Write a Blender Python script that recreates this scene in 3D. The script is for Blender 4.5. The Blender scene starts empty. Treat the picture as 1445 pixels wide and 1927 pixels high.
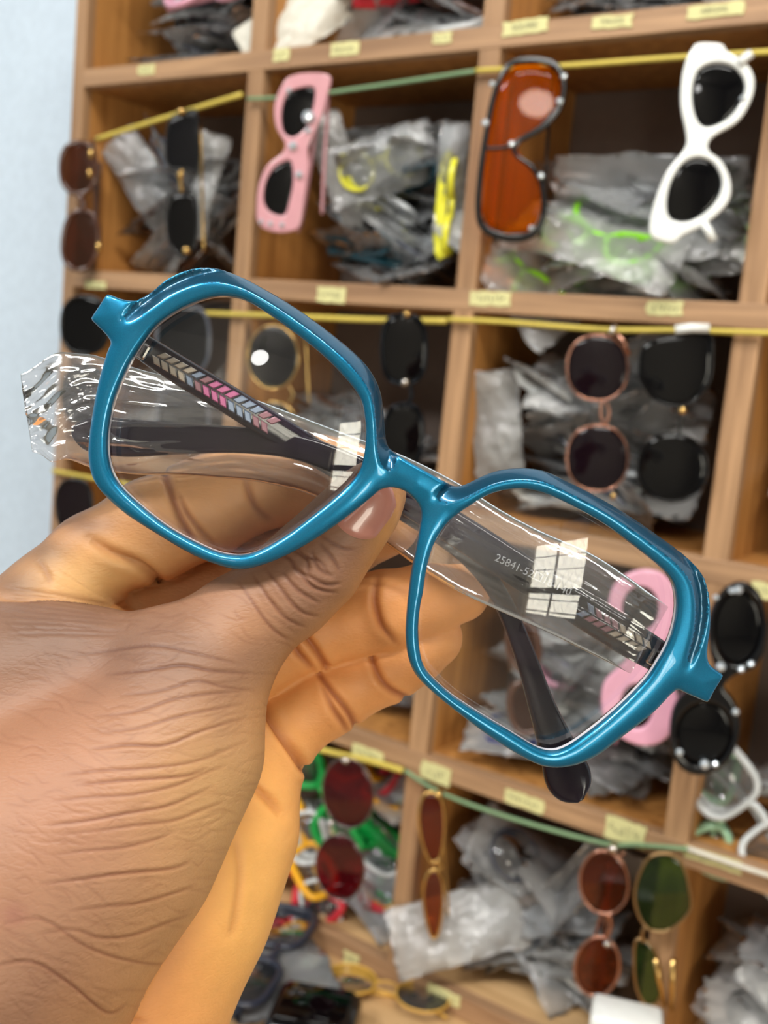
import bpy, bmesh, math, random
import numpy as np
from mathutils import Vector, Matrix

# ------------------------------------------------------------------ camera, world, light, exposure
SC = bpy.context.scene
COL = SC.collection
F_PX, CX, CY = 2000.0, 722.5, 963.5            # focal length and centre in pixels of the 1445x1927 frame
AX = np.array([0.81830596, 0.15868921, -0.55244284])    # shelf directions seen from the camera (right, down, forward)
AV = np.array([-0.09398221, 0.98513835, 0.14376985])
AN = np.array([0.56704735, -0.06572793, 0.82105855])
CAM_H = 1.312
CAM = Vector((0.0, -0.77, CAM_H))
RIGHT = Vector((AX[0], AN[0], -AV[0])); DOWN = Vector((AX[1], AN[1], -AV[1])); FWD = Vector((AX[2], AN[2], -AV[2]))
cam_data = bpy.data.cameras.new('camera'); cam = bpy.data.objects.new('camera', cam_data); COL.objects.link(cam)
cam.matrix_world = Matrix.Translation(CAM) @ Matrix((RIGHT, -DOWN, -FWD)).transposed().to_4x4()
cam_data.sensor_fit = 'HORIZONTAL'; cam_data.sensor_width = 36.0
cam_data.lens = 36.0 * F_PX / 1445.0
cam_data.clip_start = 0.01; cam_data.clip_end = 50
cam_data.dof.use_dof = True; cam_data.dof.focus_distance = 0.209; cam_data.dof.aperture_fstop = 29.0
SC.camera = cam
SC.view_settings.view_transform = 'Standard'; SC.view_settings.look = 'None'
SC.view_settings.gamma = 1.0; SC.view_settings.use_curve_mapping = False
SC.view_settings.exposure = 0.03
try:
    SC.cycles.transparent_max_bounces = 24
    SC.cycles.max_bounces = 8
except Exception: pass
W = bpy.data.worlds.new('world'); SC.world = W; W.use_nodes = True
W.node_tree.nodes['Background'].inputs[0].default_value = (0.80, 0.90, 1.0, 1)
W.node_tree.nodes['Background'].inputs[1].default_value = 0.55

def area_light(name, loc, target, sx, sy, energy, col):
    l = bpy.data.lights.new(name, 'AREA'); l.shape = 'RECTANGLE'; l.size = sx; l.size_y = sy
    l.energy = energy; l.color = col
    o = bpy.data.objects.new(name, l); COL.objects.link(o)
    o.location = loc; d = Vector(target) - Vector(loc)
    o.rotation_euler = d.to_track_quat('-Z', 'Y').to_euler()
    return o
area_light('added_strip_light_front', (0.3, -1.1, 2.75), (-0.2, -0.4, 1.2), 1.2, 0.12, 31, (1.0, 0.98, 0.92))  # added overhead strip, an unseen source for streak highlights on the plastic
area_light('added_strip_light_rear', (-0.9, -2.0, 2.75), (-0.3, -0.4, 1.2), 1.2, 0.12, 34, (0.98, 0.98, 0.95))  # second added strip further back, also unseen, for fill and glossy highlights
area_light('window_daylight', (2.37, -2.26, 1.21), (0.2, -2.26, 1.21), 1.52, 0.98, 78, (1.0, 0.94, 0.78))

# ------------------------------------------------------------------ helpers
def ray(px, py):
    return RIGHT * ((px - CX) / F_PX) + DOWN * ((py - CY) / F_PX) + FWD
def at(px, py, Y=0.0):
    r = ray(px, py); return CAM + r * ((Y - CAM.y) / r.y)
def atz(px, py, Z):
    return CAM + ray(px, py) * Z
def at_h(px, py, h):
    r = ray(px, py); return CAM + r * ((h - CAM.z) / r.z)

def srgb(r, g, b):
    f = lambda c: (c/255/12.92) if c/255 <= 0.04045 else ((c/255+0.055)/1.055)**2.4
    return (f(r), f(g), f(b), 1.0)

MATS = {}
def mat(name, col, rough=0.5, metal=0.0, spec=0.5, trans=0.0, coat=0.0, sss=0.0, emit=None, estr=0.0, alpha=1.0):
    if name in MATS: return MATS[name]
    m = bpy.data.materials.new(name); m.use_nodes = True
    b = m.node_tree.nodes['Principled BSDF']
    b.inputs['Base Color'].default_value = col
    b.inputs['Roughness'].default_value = rough; b.inputs['Metallic'].default_value = metal
    b.inputs['Specular IOR Level'].default_value = spec
    b.inputs['Transmission Weight'].default_value = trans
    b.inputs['Coat Weight'].default_value = coat; b.inputs['Coat Roughness'].default_value = 0.04
    if emit: b.inputs['Emission Color'].default_value = emit; b.inputs['Emission Strength'].default_value = estr
    b.inputs['Alpha'].default_value = alpha
    # a touch of surface variation so that nothing is a dead flat colour
    nt = m.node_tree
    tc = nt.nodes.new('ShaderNodeTexCoord'); nz = nt.nodes.new('ShaderNodeTexNoise')
    nz.inputs['Scale'].default_value = 90; nz.inputs['Detail'].default_value = 3
    mx = nt.nodes.new('ShaderNodeMix'); mx.data_type = 'RGBA'
    nt.links.new(tc.outputs['Object'], nz.inputs['Vector']); nt.links.new(nz.outputs['Fac'], mx.inputs[0])
    mx.inputs[6].default_value = tuple(c*0.9 for c in col[:3])+(1,)
    mx.inputs[7].default_value = tuple(min(1, c*1.1) for c in col[:3])+(1,)
    nt.links.new(mx.outputs[2], b.inputs['Base Color'])
    MATS[name] = m; return m

def film(name, tint=(1, 1, 1), haze=0.06, haze_col=(0.9, 0.92, 0.95), rough=0.06, ior=1.5, bump=0.0, bscale=60, boost=1.0):
    """clear thin sheet: see-through, mirror-like by angle, a little milky"""
    if name in MATS: return MATS[name]
    m = bpy.data.materials.new(name); m.use_nodes = True; nt = m.node_tree; N = nt.nodes; L = nt.links
    N.clear()
    out = N.new('ShaderNodeOutputMaterial')
    tr = N.new('ShaderNodeBsdfTransparent'); tr.inputs[0].default_value = tuple(tint)+(1,)
    df = N.new('ShaderNodeBsdfDiffuse'); df.inputs[0].default_value = tuple(haze_col)+(1,)
    tl = N.new('ShaderNodeBsdfTranslucent'); tl.inputs[0].default_value = tuple(haze_col)+(1,)
    dm = N.new('ShaderNodeMixShader'); dm.inputs[0].default_value = 0.5
    L.new(df.outputs[0], dm.inputs[1]); L.new(tl.outputs[0], dm.inputs[2])
    m1 = N.new('ShaderNodeMixShader'); m1.inputs[0].default_value = haze
    L.new(tr.outputs[0], m1.inputs[1]); L.new(dm.outputs[0], m1.inputs[2])
    gl = N.new('ShaderNodeBsdfGlossy'); gl.inputs['Roughness'].default_value = rough
    fr = N.new('ShaderNodeFresnel'); fr.inputs[0].default_value = ior
    mu = N.new('ShaderNodeMath'); mu.operation = 'MULTIPLY'; mu.use_clamp = True; mu.inputs[1].default_value = boost
    L.new(fr.outputs[0], mu.inputs[0])
    m2 = N.new('ShaderNodeMixShader')
    L.new(mu.outputs[0], m2.inputs[0]); L.new(m1.outputs[0], m2.inputs[1]); L.new(gl.outputs[0], m2.inputs[2])
    L.new(m2.outputs[0], out.inputs[0])
    if bump > 0:
        tc = N.new('ShaderNodeTexCoord'); nz = N.new('ShaderNodeTexNoise'); nz.inputs['Scale'].default_value = bscale
        nz.inputs['Detail'].default_value = 3; nz.inputs['Distortion'].default_value = 1.2
        bp = N.new('ShaderNodeBump'); bp.inputs['Strength'].default_value = bump; bp.inputs['Distance'].default_value = 0.002
        L.new(tc.outputs['Object'], nz.inputs[0]); L.new(nz.outputs[0], bp.inputs['Height'])
        L.new(bp.outputs[0], gl.inputs['Normal']); L.new(bp.outputs[0], df.inputs['Normal'])
    MATS[name] = m; return m

def wood(name, c1, c2, axis, scale=1.0, rough=0.55):
    if name in MATS: return MATS[name]
    m = bpy.data.materials.new(name); m.use_nodes = True; nt = m.node_tree; N = nt.nodes; L = nt.links
    b = N['Principled BSDF']; b.inputs['Roughness'].default_value = rough
    tc = N.new('ShaderNodeTexCoord'); mp = N.new('ShaderNodeMapping')
    s = [60*scale]*3; s[axis] = 3.0*scale; mp.inputs['Scale'].default_value = s
    nz = N.new('ShaderNodeTexNoise'); nz.inputs['Scale'].default_value = 1.6; nz.inputs['Detail'].default_value = 5
    nz.inputs['Distortion'].default_value = 0.6
    cr = N.new('ShaderNodeValToRGB')
    cr.color_ramp.elements[0].position = 0.3; cr.color_ramp.elements[0].color = c1
    cr.color_ramp.elements[1].position = 0.7; cr.color_ramp.elements[1].color = c2
    L.new(tc.outputs['Object'], mp.inputs[0]); L.new(mp.outputs[0], nz.inputs['Vector'])
    L.new(nz.outputs[0], cr.inputs[0]); L.new(cr.outputs[0], b.inputs['Base Color'])
    bp = N.new('ShaderNodeBump'); bp.inputs['Strength'].default_value = 0.1; bp.inputs['Distance'].default_value = 0.001
    L.new(nz.outputs[0], bp.inputs['Height']); L.new(bp.outputs[0], b.inputs['Normal'])
    MATS[name] = m; return m

def link(name, me, m=None, parent=None, smooth=False):
    o = bpy.data.objects.new(name, me); COL.objects.link(o)
    if m is not None:
        for k in (m if isinstance(m, (list, tuple)) else [m]): me.materials.append(k)
    if smooth: me.polygons.foreach_set('use_smooth', [True]*len(me.polygons))
    if parent is not None: o.parent = parent
    return o
def tag(o, label=None, cat=None, group=None, kind=None):
    if label: o['label'] = label
    if cat: o['category'] = cat
    if group: o['group'] = group
    if kind: o['kind'] = kind
    return o
def thing(name, label, cat, loc=(0, 0, 0), group=None, mw=None):
    o = bpy.data.objects.new(name, None); COL.objects.link(o); o.empty_display_size = 0.01
    if mw is not None: o.matrix_world = mw
    else: o.location = loc
    return tag(o, label, cat, group)
def mesh_from(verts, faces):
    me = bpy.data.meshes.new('m'); me.from_pydata([tuple(v) for v in verts], [], [tuple(f) for f in faces]); me.update(); return me
def box_bm(bm, c, s, bev=0.0, mw=None):
    r = bmesh.ops.create_cube(bm, size=1.0, matrix=Matrix.Translation(c) @ Matrix.Diagonal((*s, 1)))
    vs = r['verts']
    if bev > 0:
        es = list({e for v in vs for e in v.link_edges})
        g = bmesh.ops.bevel(bm, geom=es, offset=bev, segments=2, affect='EDGES', profile=0.5)
        vs = list({v for f in g['faces'] for v in f.verts} | {v for v in vs if v.is_valid})
    if mw is not None: bmesh.ops.transform(bm, matrix=mw, verts=[v for v in vs if v.is_valid])
def bm_obj(name, bm, m, parent=None, smooth=False):
    me = bpy.data.meshes.new(name); bm.to_mesh(me); bm.free(); return link(name, me, m, parent, smooth)
def box(name, lo, hi, m, parent=None, bev=0.0):
    bm = bmesh.new(); lo = Vector(lo); hi = Vector(hi)
    c = (lo+hi)/2; box_bm(bm, (0, 0, 0), hi-lo, bev)
    o = bm_obj(name, bm, m, parent); o.location = c; return o

def catmull(pts, closed=True, n=6):
    P = np.array(pts, float); m = len(P); out = []
    rng = range(m) if closed else range(m-1)
    for i in rng:
        if closed: p0, p1, p2, p3 = P[(i-1) % m], P[i], P[(i+1) % m], P[(i+2) % m]
        else: p0, p1, p2, p3 = P[max(i-1, 0)], P[i], P[i+1], P[min(i+2, m-1)]
        for k in range(n):
            t = k/n
            out.append(0.5*((2*p1)+(-p0+p2)*t+(2*p0-5*p1+4*p2-p3)*t*t+(-p0+3*p1-3*p2+p3)*t**3))
    if not closed: out.append(P[-1])
    return np.array(out)
def resample(P, n, closed=True):
    P = np.array(P, float); Q = np.vstack([P, P[:1]]) if closed else P
    d = np.r_[0, np.cumsum(np.linalg.norm(np.diff(Q, axis=0), axis=1))]
    s = np.linspace(0, d[-1], n, endpoint=not closed)
    return np.stack([np.interp(s, d, Q[:, k]) for k in range(Q.shape[1])], 1)

def sweep(path, prof, closed=False, up=(0, 0, 1), cap=True, scale=None):
    """sweep a closed 2-D profile (side, up) along a 3-D path; returns verts, faces"""
    P = np.array(path, float); n = len(P); prof = np.array(prof, float); m = len(prof); up = np.array(up, float)
    V = []; F = []
    for i in range(n):
        a = P[(i-1) % n] if (closed or i > 0) else P[i]; b = P[(i+1) % n] if (closed or i < n-1) else P[i]
        t = b-a; t /= (np.linalg.norm(t)+1e-12); s = np.cross(t, up); s /= (np.linalg.norm(s)+1e-9); u = np.cross(s, t)
        sc = np.array([1.0, 1.0]) if scale is None else np.atleast_1d(scale[i])*np.ones(2)
        for q in prof: V.append(P[i]+s*q[0]*sc[0]+u*q[1]*sc[1])
    for i in range(n if closed else n-1):
        j = (i+1) % n
        for k in range(m):
            l = (k+1) % m; F.append((i*m+k, i*m+l, j*m+l, j*m+k))
    if not closed and cap:
        F.append(tuple(range(m))[::-1]); F.append(tuple((n-1)*m+k for k in range(m)))
    return V, F
def circ(r, n=8, r2=None):
    r2 = r if r2 is None else r2
    return [(r*math.cos(2*math.pi*k/n), r2*math.sin(2*math.pi*k/n)) for k in range(n)]
def tube(name, path, r, m, parent=None, closed=False, n=8, r2=None, up=(0, 0, 1), scale=None):
    V, F = sweep(path, circ(r, n, r2), closed, up, scale=scale)
    return link(name, mesh_from(V, F), m, parent, True)

def surface_nets(val, org, h):
    """numpy surface nets: val (nx,ny,nz), negative inside; returns verts, quads"""
    s = val < 0; nx, ny, nz = val.shape
    c = np.zeros((nx-1, ny-1, nz-1), np.int8)
    for dx in (0, 1):
        for dy in (0, 1):
            for dz in (0, 1): c += s[dx:nx-1+dx, dy:ny-1+dy, dz:nz-1+dz]
    act = (c > 0) & (c < 8); idx = -np.ones(act.shape, np.int64); ii = np.argwhere(act); idx[act] = np.arange(len(ii))
    acc = np.zeros((len(ii), 3)); cnt = np.zeros(len(ii))
    corners = [(a, b, d) for a in (0, 1) for b in (0, 1) for d in (0, 1)]
    for ca in corners:
        for ax in range(3):
            if ca[ax] == 1: continue
            cb = list(ca); cb[ax] = 1
            A = ii+np.array(ca); B = ii+np.array(cb)
            va = val[A[:, 0], A[:, 1], A[:, 2]]; vb = val[B[:, 0], B[:, 1], B[:, 2]]
            k = (va < 0) != (vb < 0); t = np.where(k, va/(va-vb+1e-12), 0)
            p = np.array(ca, float)[None, :].repeat(len(ii), 0); p[:, ax] += t
            acc[k] += p[k]; cnt[k] += 1
    V = (ii+acc/cnt[:, None])*h+np.array(org)
    Fs = []
    for ax in range(3):
        u, v = (ax+1) % 3, (ax+2) % 3
        sl0 = [slice(1, -1)]*3; sl0[ax] = slice(0, -1); sl1 = [slice(1, -1)]*3; sl1[ax] = slice(1, None)
        a = s[tuple(sl0)]; b = s[tuple(sl1)]; E = np.argwhere(a != b); flip = a[a != b]
        E = E+1; E[:, ax] -= 1
        def g(du, dv):
            q = E.copy(); q[:, u] += du; q[:, v] += dv; return idx[q[:, 0], q[:, 1], q[:, 2]]
        q = np.stack([g(-1, -1), g(0, -1), g(0, 0), g(-1, 0)], 1)
        q[~flip] = q[~flip][:, ::-1]; Fs.append(q)
    return V, np.vstack(Fs)
def np_mesh(V, F):
    me = bpy.data.meshes.new('m'); me.vertices.add(len(V)); me.vertices.foreach_set('co', np.asarray(V, np.float32).ravel())
    me.loops.add(F.size); me.loops.foreach_set('vertex_index', F.astype(np.int32).ravel())
    me.polygons.add(len(F)); me.polygons.foreach_set('loop_start', np.arange(0, F.size, F.shape[1], dtype=np.int32))
    me.update(); me.validate(); return me

def poly_dist(P, X, Y, chunk=200000):
    """signed distance to closed polygon P (negative inside)"""
    x = X.ravel(); y = Y.ravel(); D = np.full(x.shape, 1e9); ins = np.zeros(x.shape, bool)
    for i in range(len(P)):
        a = P[i-1]; b = P[i]; e = b-a; L2 = e@e+1e-12
        t = np.clip(((x-a[0])*e[0]+(y-a[1])*e[1])/L2, 0, 1)
        D = np.minimum(D, (x-a[0]-t*e[0])**2+(y-a[1]-t*e[1])**2)
        if a[1] != b[1]:
            c = ((a[1] > y) != (b[1] > y)) & (x < (b[0]-a[0])*(y-a[1])/(b[1]-a[1])+a[0]); ins ^= c
    D = np.sqrt(D); D[ins] *= -1
    return D.reshape(X.shape)
def smax(a, b, k): 
    h = np.clip(0.5-0.5*(b-a)/k, 0, 1); return b*(1-h)+a*h+k*h*(1-h)
def smin(a, b, k):
    h = np.clip(0.5+0.5*(b-a)/k, 0, 1); return b*(1-h)+a*h-k*h*(1-h)

# ------------------------------------------------------------------ the setting
M_face = wood('shelf_edge_wood', srgb(138, 104, 76), srgb(190, 150, 112), 0)
M_facev = wood('shelf_edge_wood_upright', srgb(134, 100, 70), srgb(194, 152, 112), 2)
M_in = wood('shelf_inside_wood', srgb(150, 98, 46), srgb(196, 138, 74), 2)
M_desk = wood('counter_wood', srgb(188, 148, 102), srgb(216, 178, 130), 0, 0.8, 0.5)
M_backp = mat('shelf_back_panel', srgb(112, 98, 90), 0.8)
M_wall = mat('painted_wall', srgb(212, 226, 240), 0.8)
M_floor = mat('floor_tiles', srgb(150, 145, 138), 0.5)
M_ceil = mat('ceiling_paint', srgb(150, 146, 138), 0.9)
H0 = CAM_H
def struct(o): o['kind'] = 'structure'; return o
struct(box('wall_back', (-2.6, 0.17, 0), (2.4, 0.27, 2.8), M_wall))
struct(box('floor', (-2.6, -3.6, -0.05), (2.4, 0.17, 0.0), M_floor))

sh = thing('wooden_display_shelf', 'brown wooden cubby shelf filled with bagged glasses, standing on the tan counter', 'shelf', (-0.46, 0, 0.75))
def shp(name, lo, hi, m, bev=0.001):
    o = box(name, lo, hi, m, None, bev); c = o.location.copy(); o.parent = sh; o.location = c - sh.location; return o
US = [-0.959, -0.708, -0.459, -0.225, 0.025, 0.275]
VS = [-0.551, -0.348, -0.131, 0.053, 0.260, 0.465]
DEP = 0.145
box_t = 0.0085
for i, u in enumerate(US):
    t = 0.009 if i else 0.008
    shp('side_panel' if i in (0, len(US)-1) else 'divider', (u-t, 0.012, H0+VS[0]-0.010), (u+t, DEP, H0+VS[-1]+0.01), M_in)
    shp('edge_strip', (u-t-0.0005, 0.0, H0+VS[0]-0.010), (u+t+0.0005, 0.0115, H0+VS[-1]+0.01), M_facev)
for j, v in enumerate(VS):
    if j == 0: lo, hi = -0.0105, 0.009
    else: lo, hi = -0.009, 0.008
    shp('shelf_board', (US[0]+0.009, 0.013, H0+v+lo), (US[-1]-0.009, DEP, H0+v+hi), M_in if j != 0 else M_desk)
    shp('edge_strip', (US[0]+0.009, -0.0006, H0+v+lo-0.0005), (US[-1]-0.009, 0.0125, H0+v+hi+0.0005), M_face)
shp('back_panel', (US[0]-0.008, DEP+0.0005, H0+VS[0]-0.01), (US[-1]+0.008, DEP+0.006, H0+VS[-1]+0.01), M_backp)
counter = thing('counter', 'tan wooden counter carrying the cubby shelf', 'counter', (-0.46, -0.1, 0))
HD = H0+VS[0]-0.0112
o = box('worktop', (-1.02, -0.36, HD-0.03), (0.40, 0.165, HD), M_desk, None, 0.002); c = o.location.copy(); o.parent = counter; o.location = c-counter.location
for (lx, ly) in ((-0.98, -0.32), (0.36, -0.32), (-0.98, 0.12), (0.36, 0.12)):
    o = box('leg', (lx-0.025, ly-0.025, 0), (lx+0.025, ly+0.025, HD-0.0305), M_desk); c = o.location.copy(); o.parent = counter; o.location = c-counter.location
# ------------------------------------------------------------------ the teal spectacles held in the hand
def camv(px, py, Z):                        # point in camera axes (mm)
    return np.array([(px-CX)/F_PX*Z, (py-CY)/F_PX*Z, Z])
CAMM = Matrix.Translation(CAM) @ Matrix((RIGHT, DOWN, FWD)).transposed().to_4x4()   # camera axes (m) -> world
O_F = camv(745, 960, 207.0)
ex = np.array([0.862, 0.507, 0.055]); ex /= np.linalg.norm(ex)
ey = np.array([-0.507, 0.862, 0.075]); ey -= ex*(ex@ey); ey /= np.linalg.norm(ey)
eh = -np.cross(ex, ey)                       # towards the camera
if eh[2] > 0: eh = -eh
R_WRAP = 420.0
def to_F(pts, hoff=0.0):
    """pixels -> local (x,y) on the wrapped spectacle front"""
    out = []
    for (px, py) in pts:
        d = np.array([(px-CX)/F_PX, (py-CY)/F_PX, 1.0]); h = hoff; x = 0
        for _ in range(4):
            z = ((O_F+eh*h)@eh)/(d@eh); q = d*z-O_F; x = q@ex; y = q@ey; h = hoff-x*x/(2*R_WRAP)
        out.append((x, y))
    return np.array(out)
def F_to_cam(V, wrap=True):
    V = np.asarray(V, float); h = V[:, 2]-(V[:, 0]**2/(2*R_WRAP) if wrap else 0)
    return O_F+V[:, :1]*ex+V[:, 1:2]*ey+h[:, None]*eh
outer = [(197,556),(202,554),(207,556),(226,563),(249,566),(262,560),(284,546),(316,522),(358,505),(400,502),(442,514),(489,538),(542,569),(589,601),(637,638),(679,675),(705,711),(718,748),(723,796),
 (728,836),(744,855),(770,871),(809,893),(837,909),(859,918),(880,914),(909,900),(935,890),(968,884),(1002,884),(1036,891),(1084,914),(1140,943),(1196,977),(1245,1011),(1286,1041),(1316,1070),(1331,1097),(1338,1134),
 (1339,1180),(1333,1228),(1338,1254),(1358,1270),(1363,1274),(1361,1279),(1348,1300),(1337,1320),(1333,1323),(1328,1321),(1296,1307),(1274,1301),(1240,1335),(1213,1359),(1170,1391),(1137,1417),(1105,1435),(1073,1445),(1041,1447),(1009,1439),(961,1413),(913,1381),(860,1341),
 (816,1305),(784,1272),(770,1240),(765,1200),(767,1158),(771,1117),(777,1075),(785,1034),(792,995),(795,970),(790,951),(776,934),(759,922),(737,917),(715,922),(698,936),(657,969),(605,1006),(552,1038),(500,1061),(452,1072),
 (410,1064),(358,1043),(295,1006),(237,969),(195,932),(171,896),(164,848),(171,785),(184,717),(200,662),(207,644),(196,626),(174,604),(170,600),(171,596),(184,576)]
holeL = [(262,645),(292,608),(337,578),(384,559),(421,554),(458,561),(500,585),(552,622),(605,664),(647,706),(679,748),(688,785),(690,822),(684,869),(669,901),(631,938),(579,980),(537,1011),(489,1038),(452,1048),(410,1043),(366,1024),(312,994),(258,952),(218,912),(200,872),(197,822),(205,770),(219,727),(238,685)]
holeR = [(864,965),(882,953),(909,936),(935,925),(968,919),(998,920),(1039,932),(1092,958),(1144,988),(1196,1026),(1234,1056),(1258,1078),(1274,1104),(1279,1142),(1274,1179),(1262,1216),(1243,1250),(1222,1281),(1182,1323),(1142,1359),(1101,1391),(1069,1412),(1041,1420),(1009,1412),(961,1383),(901,1347),(852,1315),(816,1283),(796,1256),(788,1220),(786,1180),(790,1140),(795,1117),(801,1075),(812,1034),(826,1006),(842,984)]
PO = to_F(catmull(outer, True, 3)); PL = to_F(catmull(holeL, True, 3)); PR = to_F(catmull(holeR, True, 3))
THK = 4.6
def frame_front():
    h = 0.42; lo = PO.min(0)-3; hi = PO.max(0)+3
    xs = np.arange(lo[0], hi[0], h); ys = np.arange(lo[1], hi[1], h); zs = np.arange(-THK-2.0, 2.2, h)
    X, Y = np.meshgrid(xs, ys, indexing='ij')
    do = -poly_dist(PO, X, Y); dl = poly_dist(PL, X, Y); dr = poly_dist(PR, X, Y)
    dh = np.minimum(dl, dr); d2 = -np.minimum(do, dh)
    t = np.clip(dh/(np.maximum(dh, 0)+np.maximum(do, 0)+1e-6), 0, 1)
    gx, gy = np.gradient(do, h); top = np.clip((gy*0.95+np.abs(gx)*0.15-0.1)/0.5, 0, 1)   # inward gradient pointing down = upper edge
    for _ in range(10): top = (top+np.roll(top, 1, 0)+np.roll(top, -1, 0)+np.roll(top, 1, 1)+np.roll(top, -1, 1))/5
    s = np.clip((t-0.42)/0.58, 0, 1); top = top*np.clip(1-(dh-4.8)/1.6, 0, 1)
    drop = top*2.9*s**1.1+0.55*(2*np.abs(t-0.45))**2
    nose = np.exp(-(((X-0.5)/9)**2+((Y+2.5)/5.5)**2)); drop = drop+0.9*nose*np.clip(np.abs(X-0.5)/6, 0, 1)
    sdf = np.empty((len(xs), len(ys), len(zs)), np.float32)
    for k, z in enumerate(zs):
        v = smax(d2-0.16, z+drop, 0.75); v = smax(v, (-THK-z), 0.8); sdf[:, :, k] = v
    V, Fq = surface_nets(sdf, (xs[0], ys[0], zs[0]), h)
    ix = np.clip(((V[:, 0]-xs[0])/h).astype(int), 0, len(xs)-1); iy = np.clip(((V[:, 1]-ys[0])/h).astype(int), 0, len(ys)-1)
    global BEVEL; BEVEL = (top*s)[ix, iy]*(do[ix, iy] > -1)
    return V, Fq
M_teal = bpy.data.materials.new('teal_acetate'); M_teal.use_nodes = True
def _teal(m):
    nt = m.node_tree; b = nt.nodes['Principled BSDF']; L = nt.links; N = nt.nodes
    b.inputs['Metallic'].default_value = 0.62; b.inputs['Roughness'].default_value = 0.33
    b.inputs['Coat Weight'].default_value = 0.55; b.inputs['Coat Roughness'].default_value = 0.03
    tc = N.new('ShaderNodeTexCoord'); nz = N.new('ShaderNodeTexNoise'); nz.inputs['Scale'].default_value = 4000; nz.inputs['Detail'].default_value = 2
    cr = N.new('ShaderNodeValToRGB'); cr.color_ramp.elements[0].color = srgb(0, 98, 138); cr.color_ramp.elements[1].color = srgb(4, 126, 166)
    L.new(tc.outputs['Object'], nz.inputs[0]); L.new(nz.outputs[0], cr.inputs[0]); L.new(cr.outputs[0], b.inputs['Base Color'])
_teal(M_teal)
M_teal_shade = M_teal.copy(); M_teal_shade.name = 'teal_acetate_bevel_shade'  # darker copy of the teal: shade of the upper bevel put into the colour
for n_ in M_teal_shade.node_tree.nodes:
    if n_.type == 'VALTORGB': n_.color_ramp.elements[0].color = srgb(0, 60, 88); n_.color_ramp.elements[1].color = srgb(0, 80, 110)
M_clearrim = mat('clear_white_acetate', srgb(222, 222, 232), 0.15, coat=1.0)
M_darkrim = mat('smoky_acetate_back', srgb(40, 42, 58), 0.15, coat=1.0)
M_lens = film('clear_lens', (0.97, 0.98, 0.97), 0.012, (0.9, 0.9, 0.9), 0.0, 1.5, boost=1.25)
M_lens_in = film('clear_lens_back', (1, 1, 1), 0.0, (1, 1, 1), 0.0, 1.2, boost=0.5)
G = thing('spectacles', 'teal blue geometric eyeglasses with clear lenses, pinched between thumb and fingers', 'eyeglasses', mw=CAMM @ Matrix.Translation(O_F/1000))
GO = np.array(O_F)
def cam_obj(name, Vc, Fq, m, parent, smooth=True, origin=None):
    og = GO if origin is None else origin
    V = (np.asarray(Vc)-og)/1000.0
    me = np_mesh(V, np.asarray(Fq)) if isinstance(Fq, np.ndarray) else mesh_from(V, Fq)
    return link(name, me, m, parent, smooth)
Vf, Ff = frame_front()
zc = Vf[Ff].mean(1)[:, 2]; ctr = Vf[Ff].mean(1)
o = cam_obj('frame_front', F_to_cam(Vf), Ff, [M_teal, M_clearrim, M_darkrim, M_teal_shade], G)
dhf = np.minimum(poly_dist(PL, ctr[:, 0], ctr[:, 1]), poly_dist(PR, ctr[:, 0], ctr[:, 1]))
mi = np.where(zc > -2.3, 0, np.where(zc > -3.3, 1, np.where(dhf < 0.6, 2, 0))).astype(np.int32)
mi[(dhf > 0.8)] = np.where(zc[dhf > 0.8] > -3.4, 0, 1)
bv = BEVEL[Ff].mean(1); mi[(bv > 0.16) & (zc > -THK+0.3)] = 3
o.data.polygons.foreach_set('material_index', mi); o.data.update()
def lens_mesh(P, name):
    P = resample(P, 120); c = P.mean(0); Rl = 118.0; rings = 22; V = []; Fq = []
    for side, off in ((0, 0.0), (1, -1.3)):
        base = len(V)
        for k in range(rings+1):
            for p in P:
                q = c+(p-c)*1.012*(k/rings) if k else c+(p-c)*1e-3
                r2 = ((q-c)**2).sum(); V.append((q[0], q[1], -1.0+off-r2/(2*Rl)))
        n = len(P)
        for k in range(rings):
            for i in range(n):
                j = (i+1) % n; a = (base+k*n+i, base+k*n+j, base+(k+1)*n+j, base+(k+1)*n+i)
                Fq.append(a if side == 0 else a[::-1])
    n = len(P); b0 = rings*n; b1 = (rings+1)*n+rings*n; nf = len(Fq)
    for i in range(n):
        j = (i+1) % n; Fq.append((b0+i, b0+j, b1+j, b1+i))
    o = cam_obj(name, F_to_cam(V), np.array(Fq), [M_lens, M_lens_in], G)
    m = np.zeros(len(Fq), np.int32); m[rings*n:] = 1; o.data.polygons.foreach_set('material_index', m)
    return o
lens_mesh(PL, 'lens'); lens_mesh(PR, 'lens')

# temples: ribbons with a rounded section, drawn as centre lines (px, py, Z, half height px, half thickness mm)
M_temple = bpy.data.materials.new('dark_translucent_acetate'); M_temple.use_nodes = True
def _tmp(m):
    nt = m.node_tree; b = nt.nodes['Principled BSDF']; N = nt.nodes; L = nt.links
    b.inputs['Roughness'].default_value = 0.15; b.inputs['Coat Weight'].default_value = 0.3; b.inputs['Specular IOR Level'].default_value = 0.3
    tc = N.new('ShaderNodeTexCoord'); nz = N.new('ShaderNodeTexNoise'); nz.inputs['Scale'].default_value = 40
    cr = N.new('ShaderNodeValToRGB'); cr.color_ramp.elements[0].position = 0.35; cr.color_ramp.elements[1].position = 0.65
    cr.color_ramp.elements[0].color = srgb(14, 12, 24); cr.color_ramp.elements[1].color = srgb(40, 24, 46)
    L.new(tc.outputs['Object'], nz.inputs[0]); L.new(nz.outputs[0], cr.inputs[0]); L.new(cr.outputs[0], b.inputs['Base Color'])
    b.inputs['Alpha'].default_value = 0.93
_tmp(M_temple)
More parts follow.
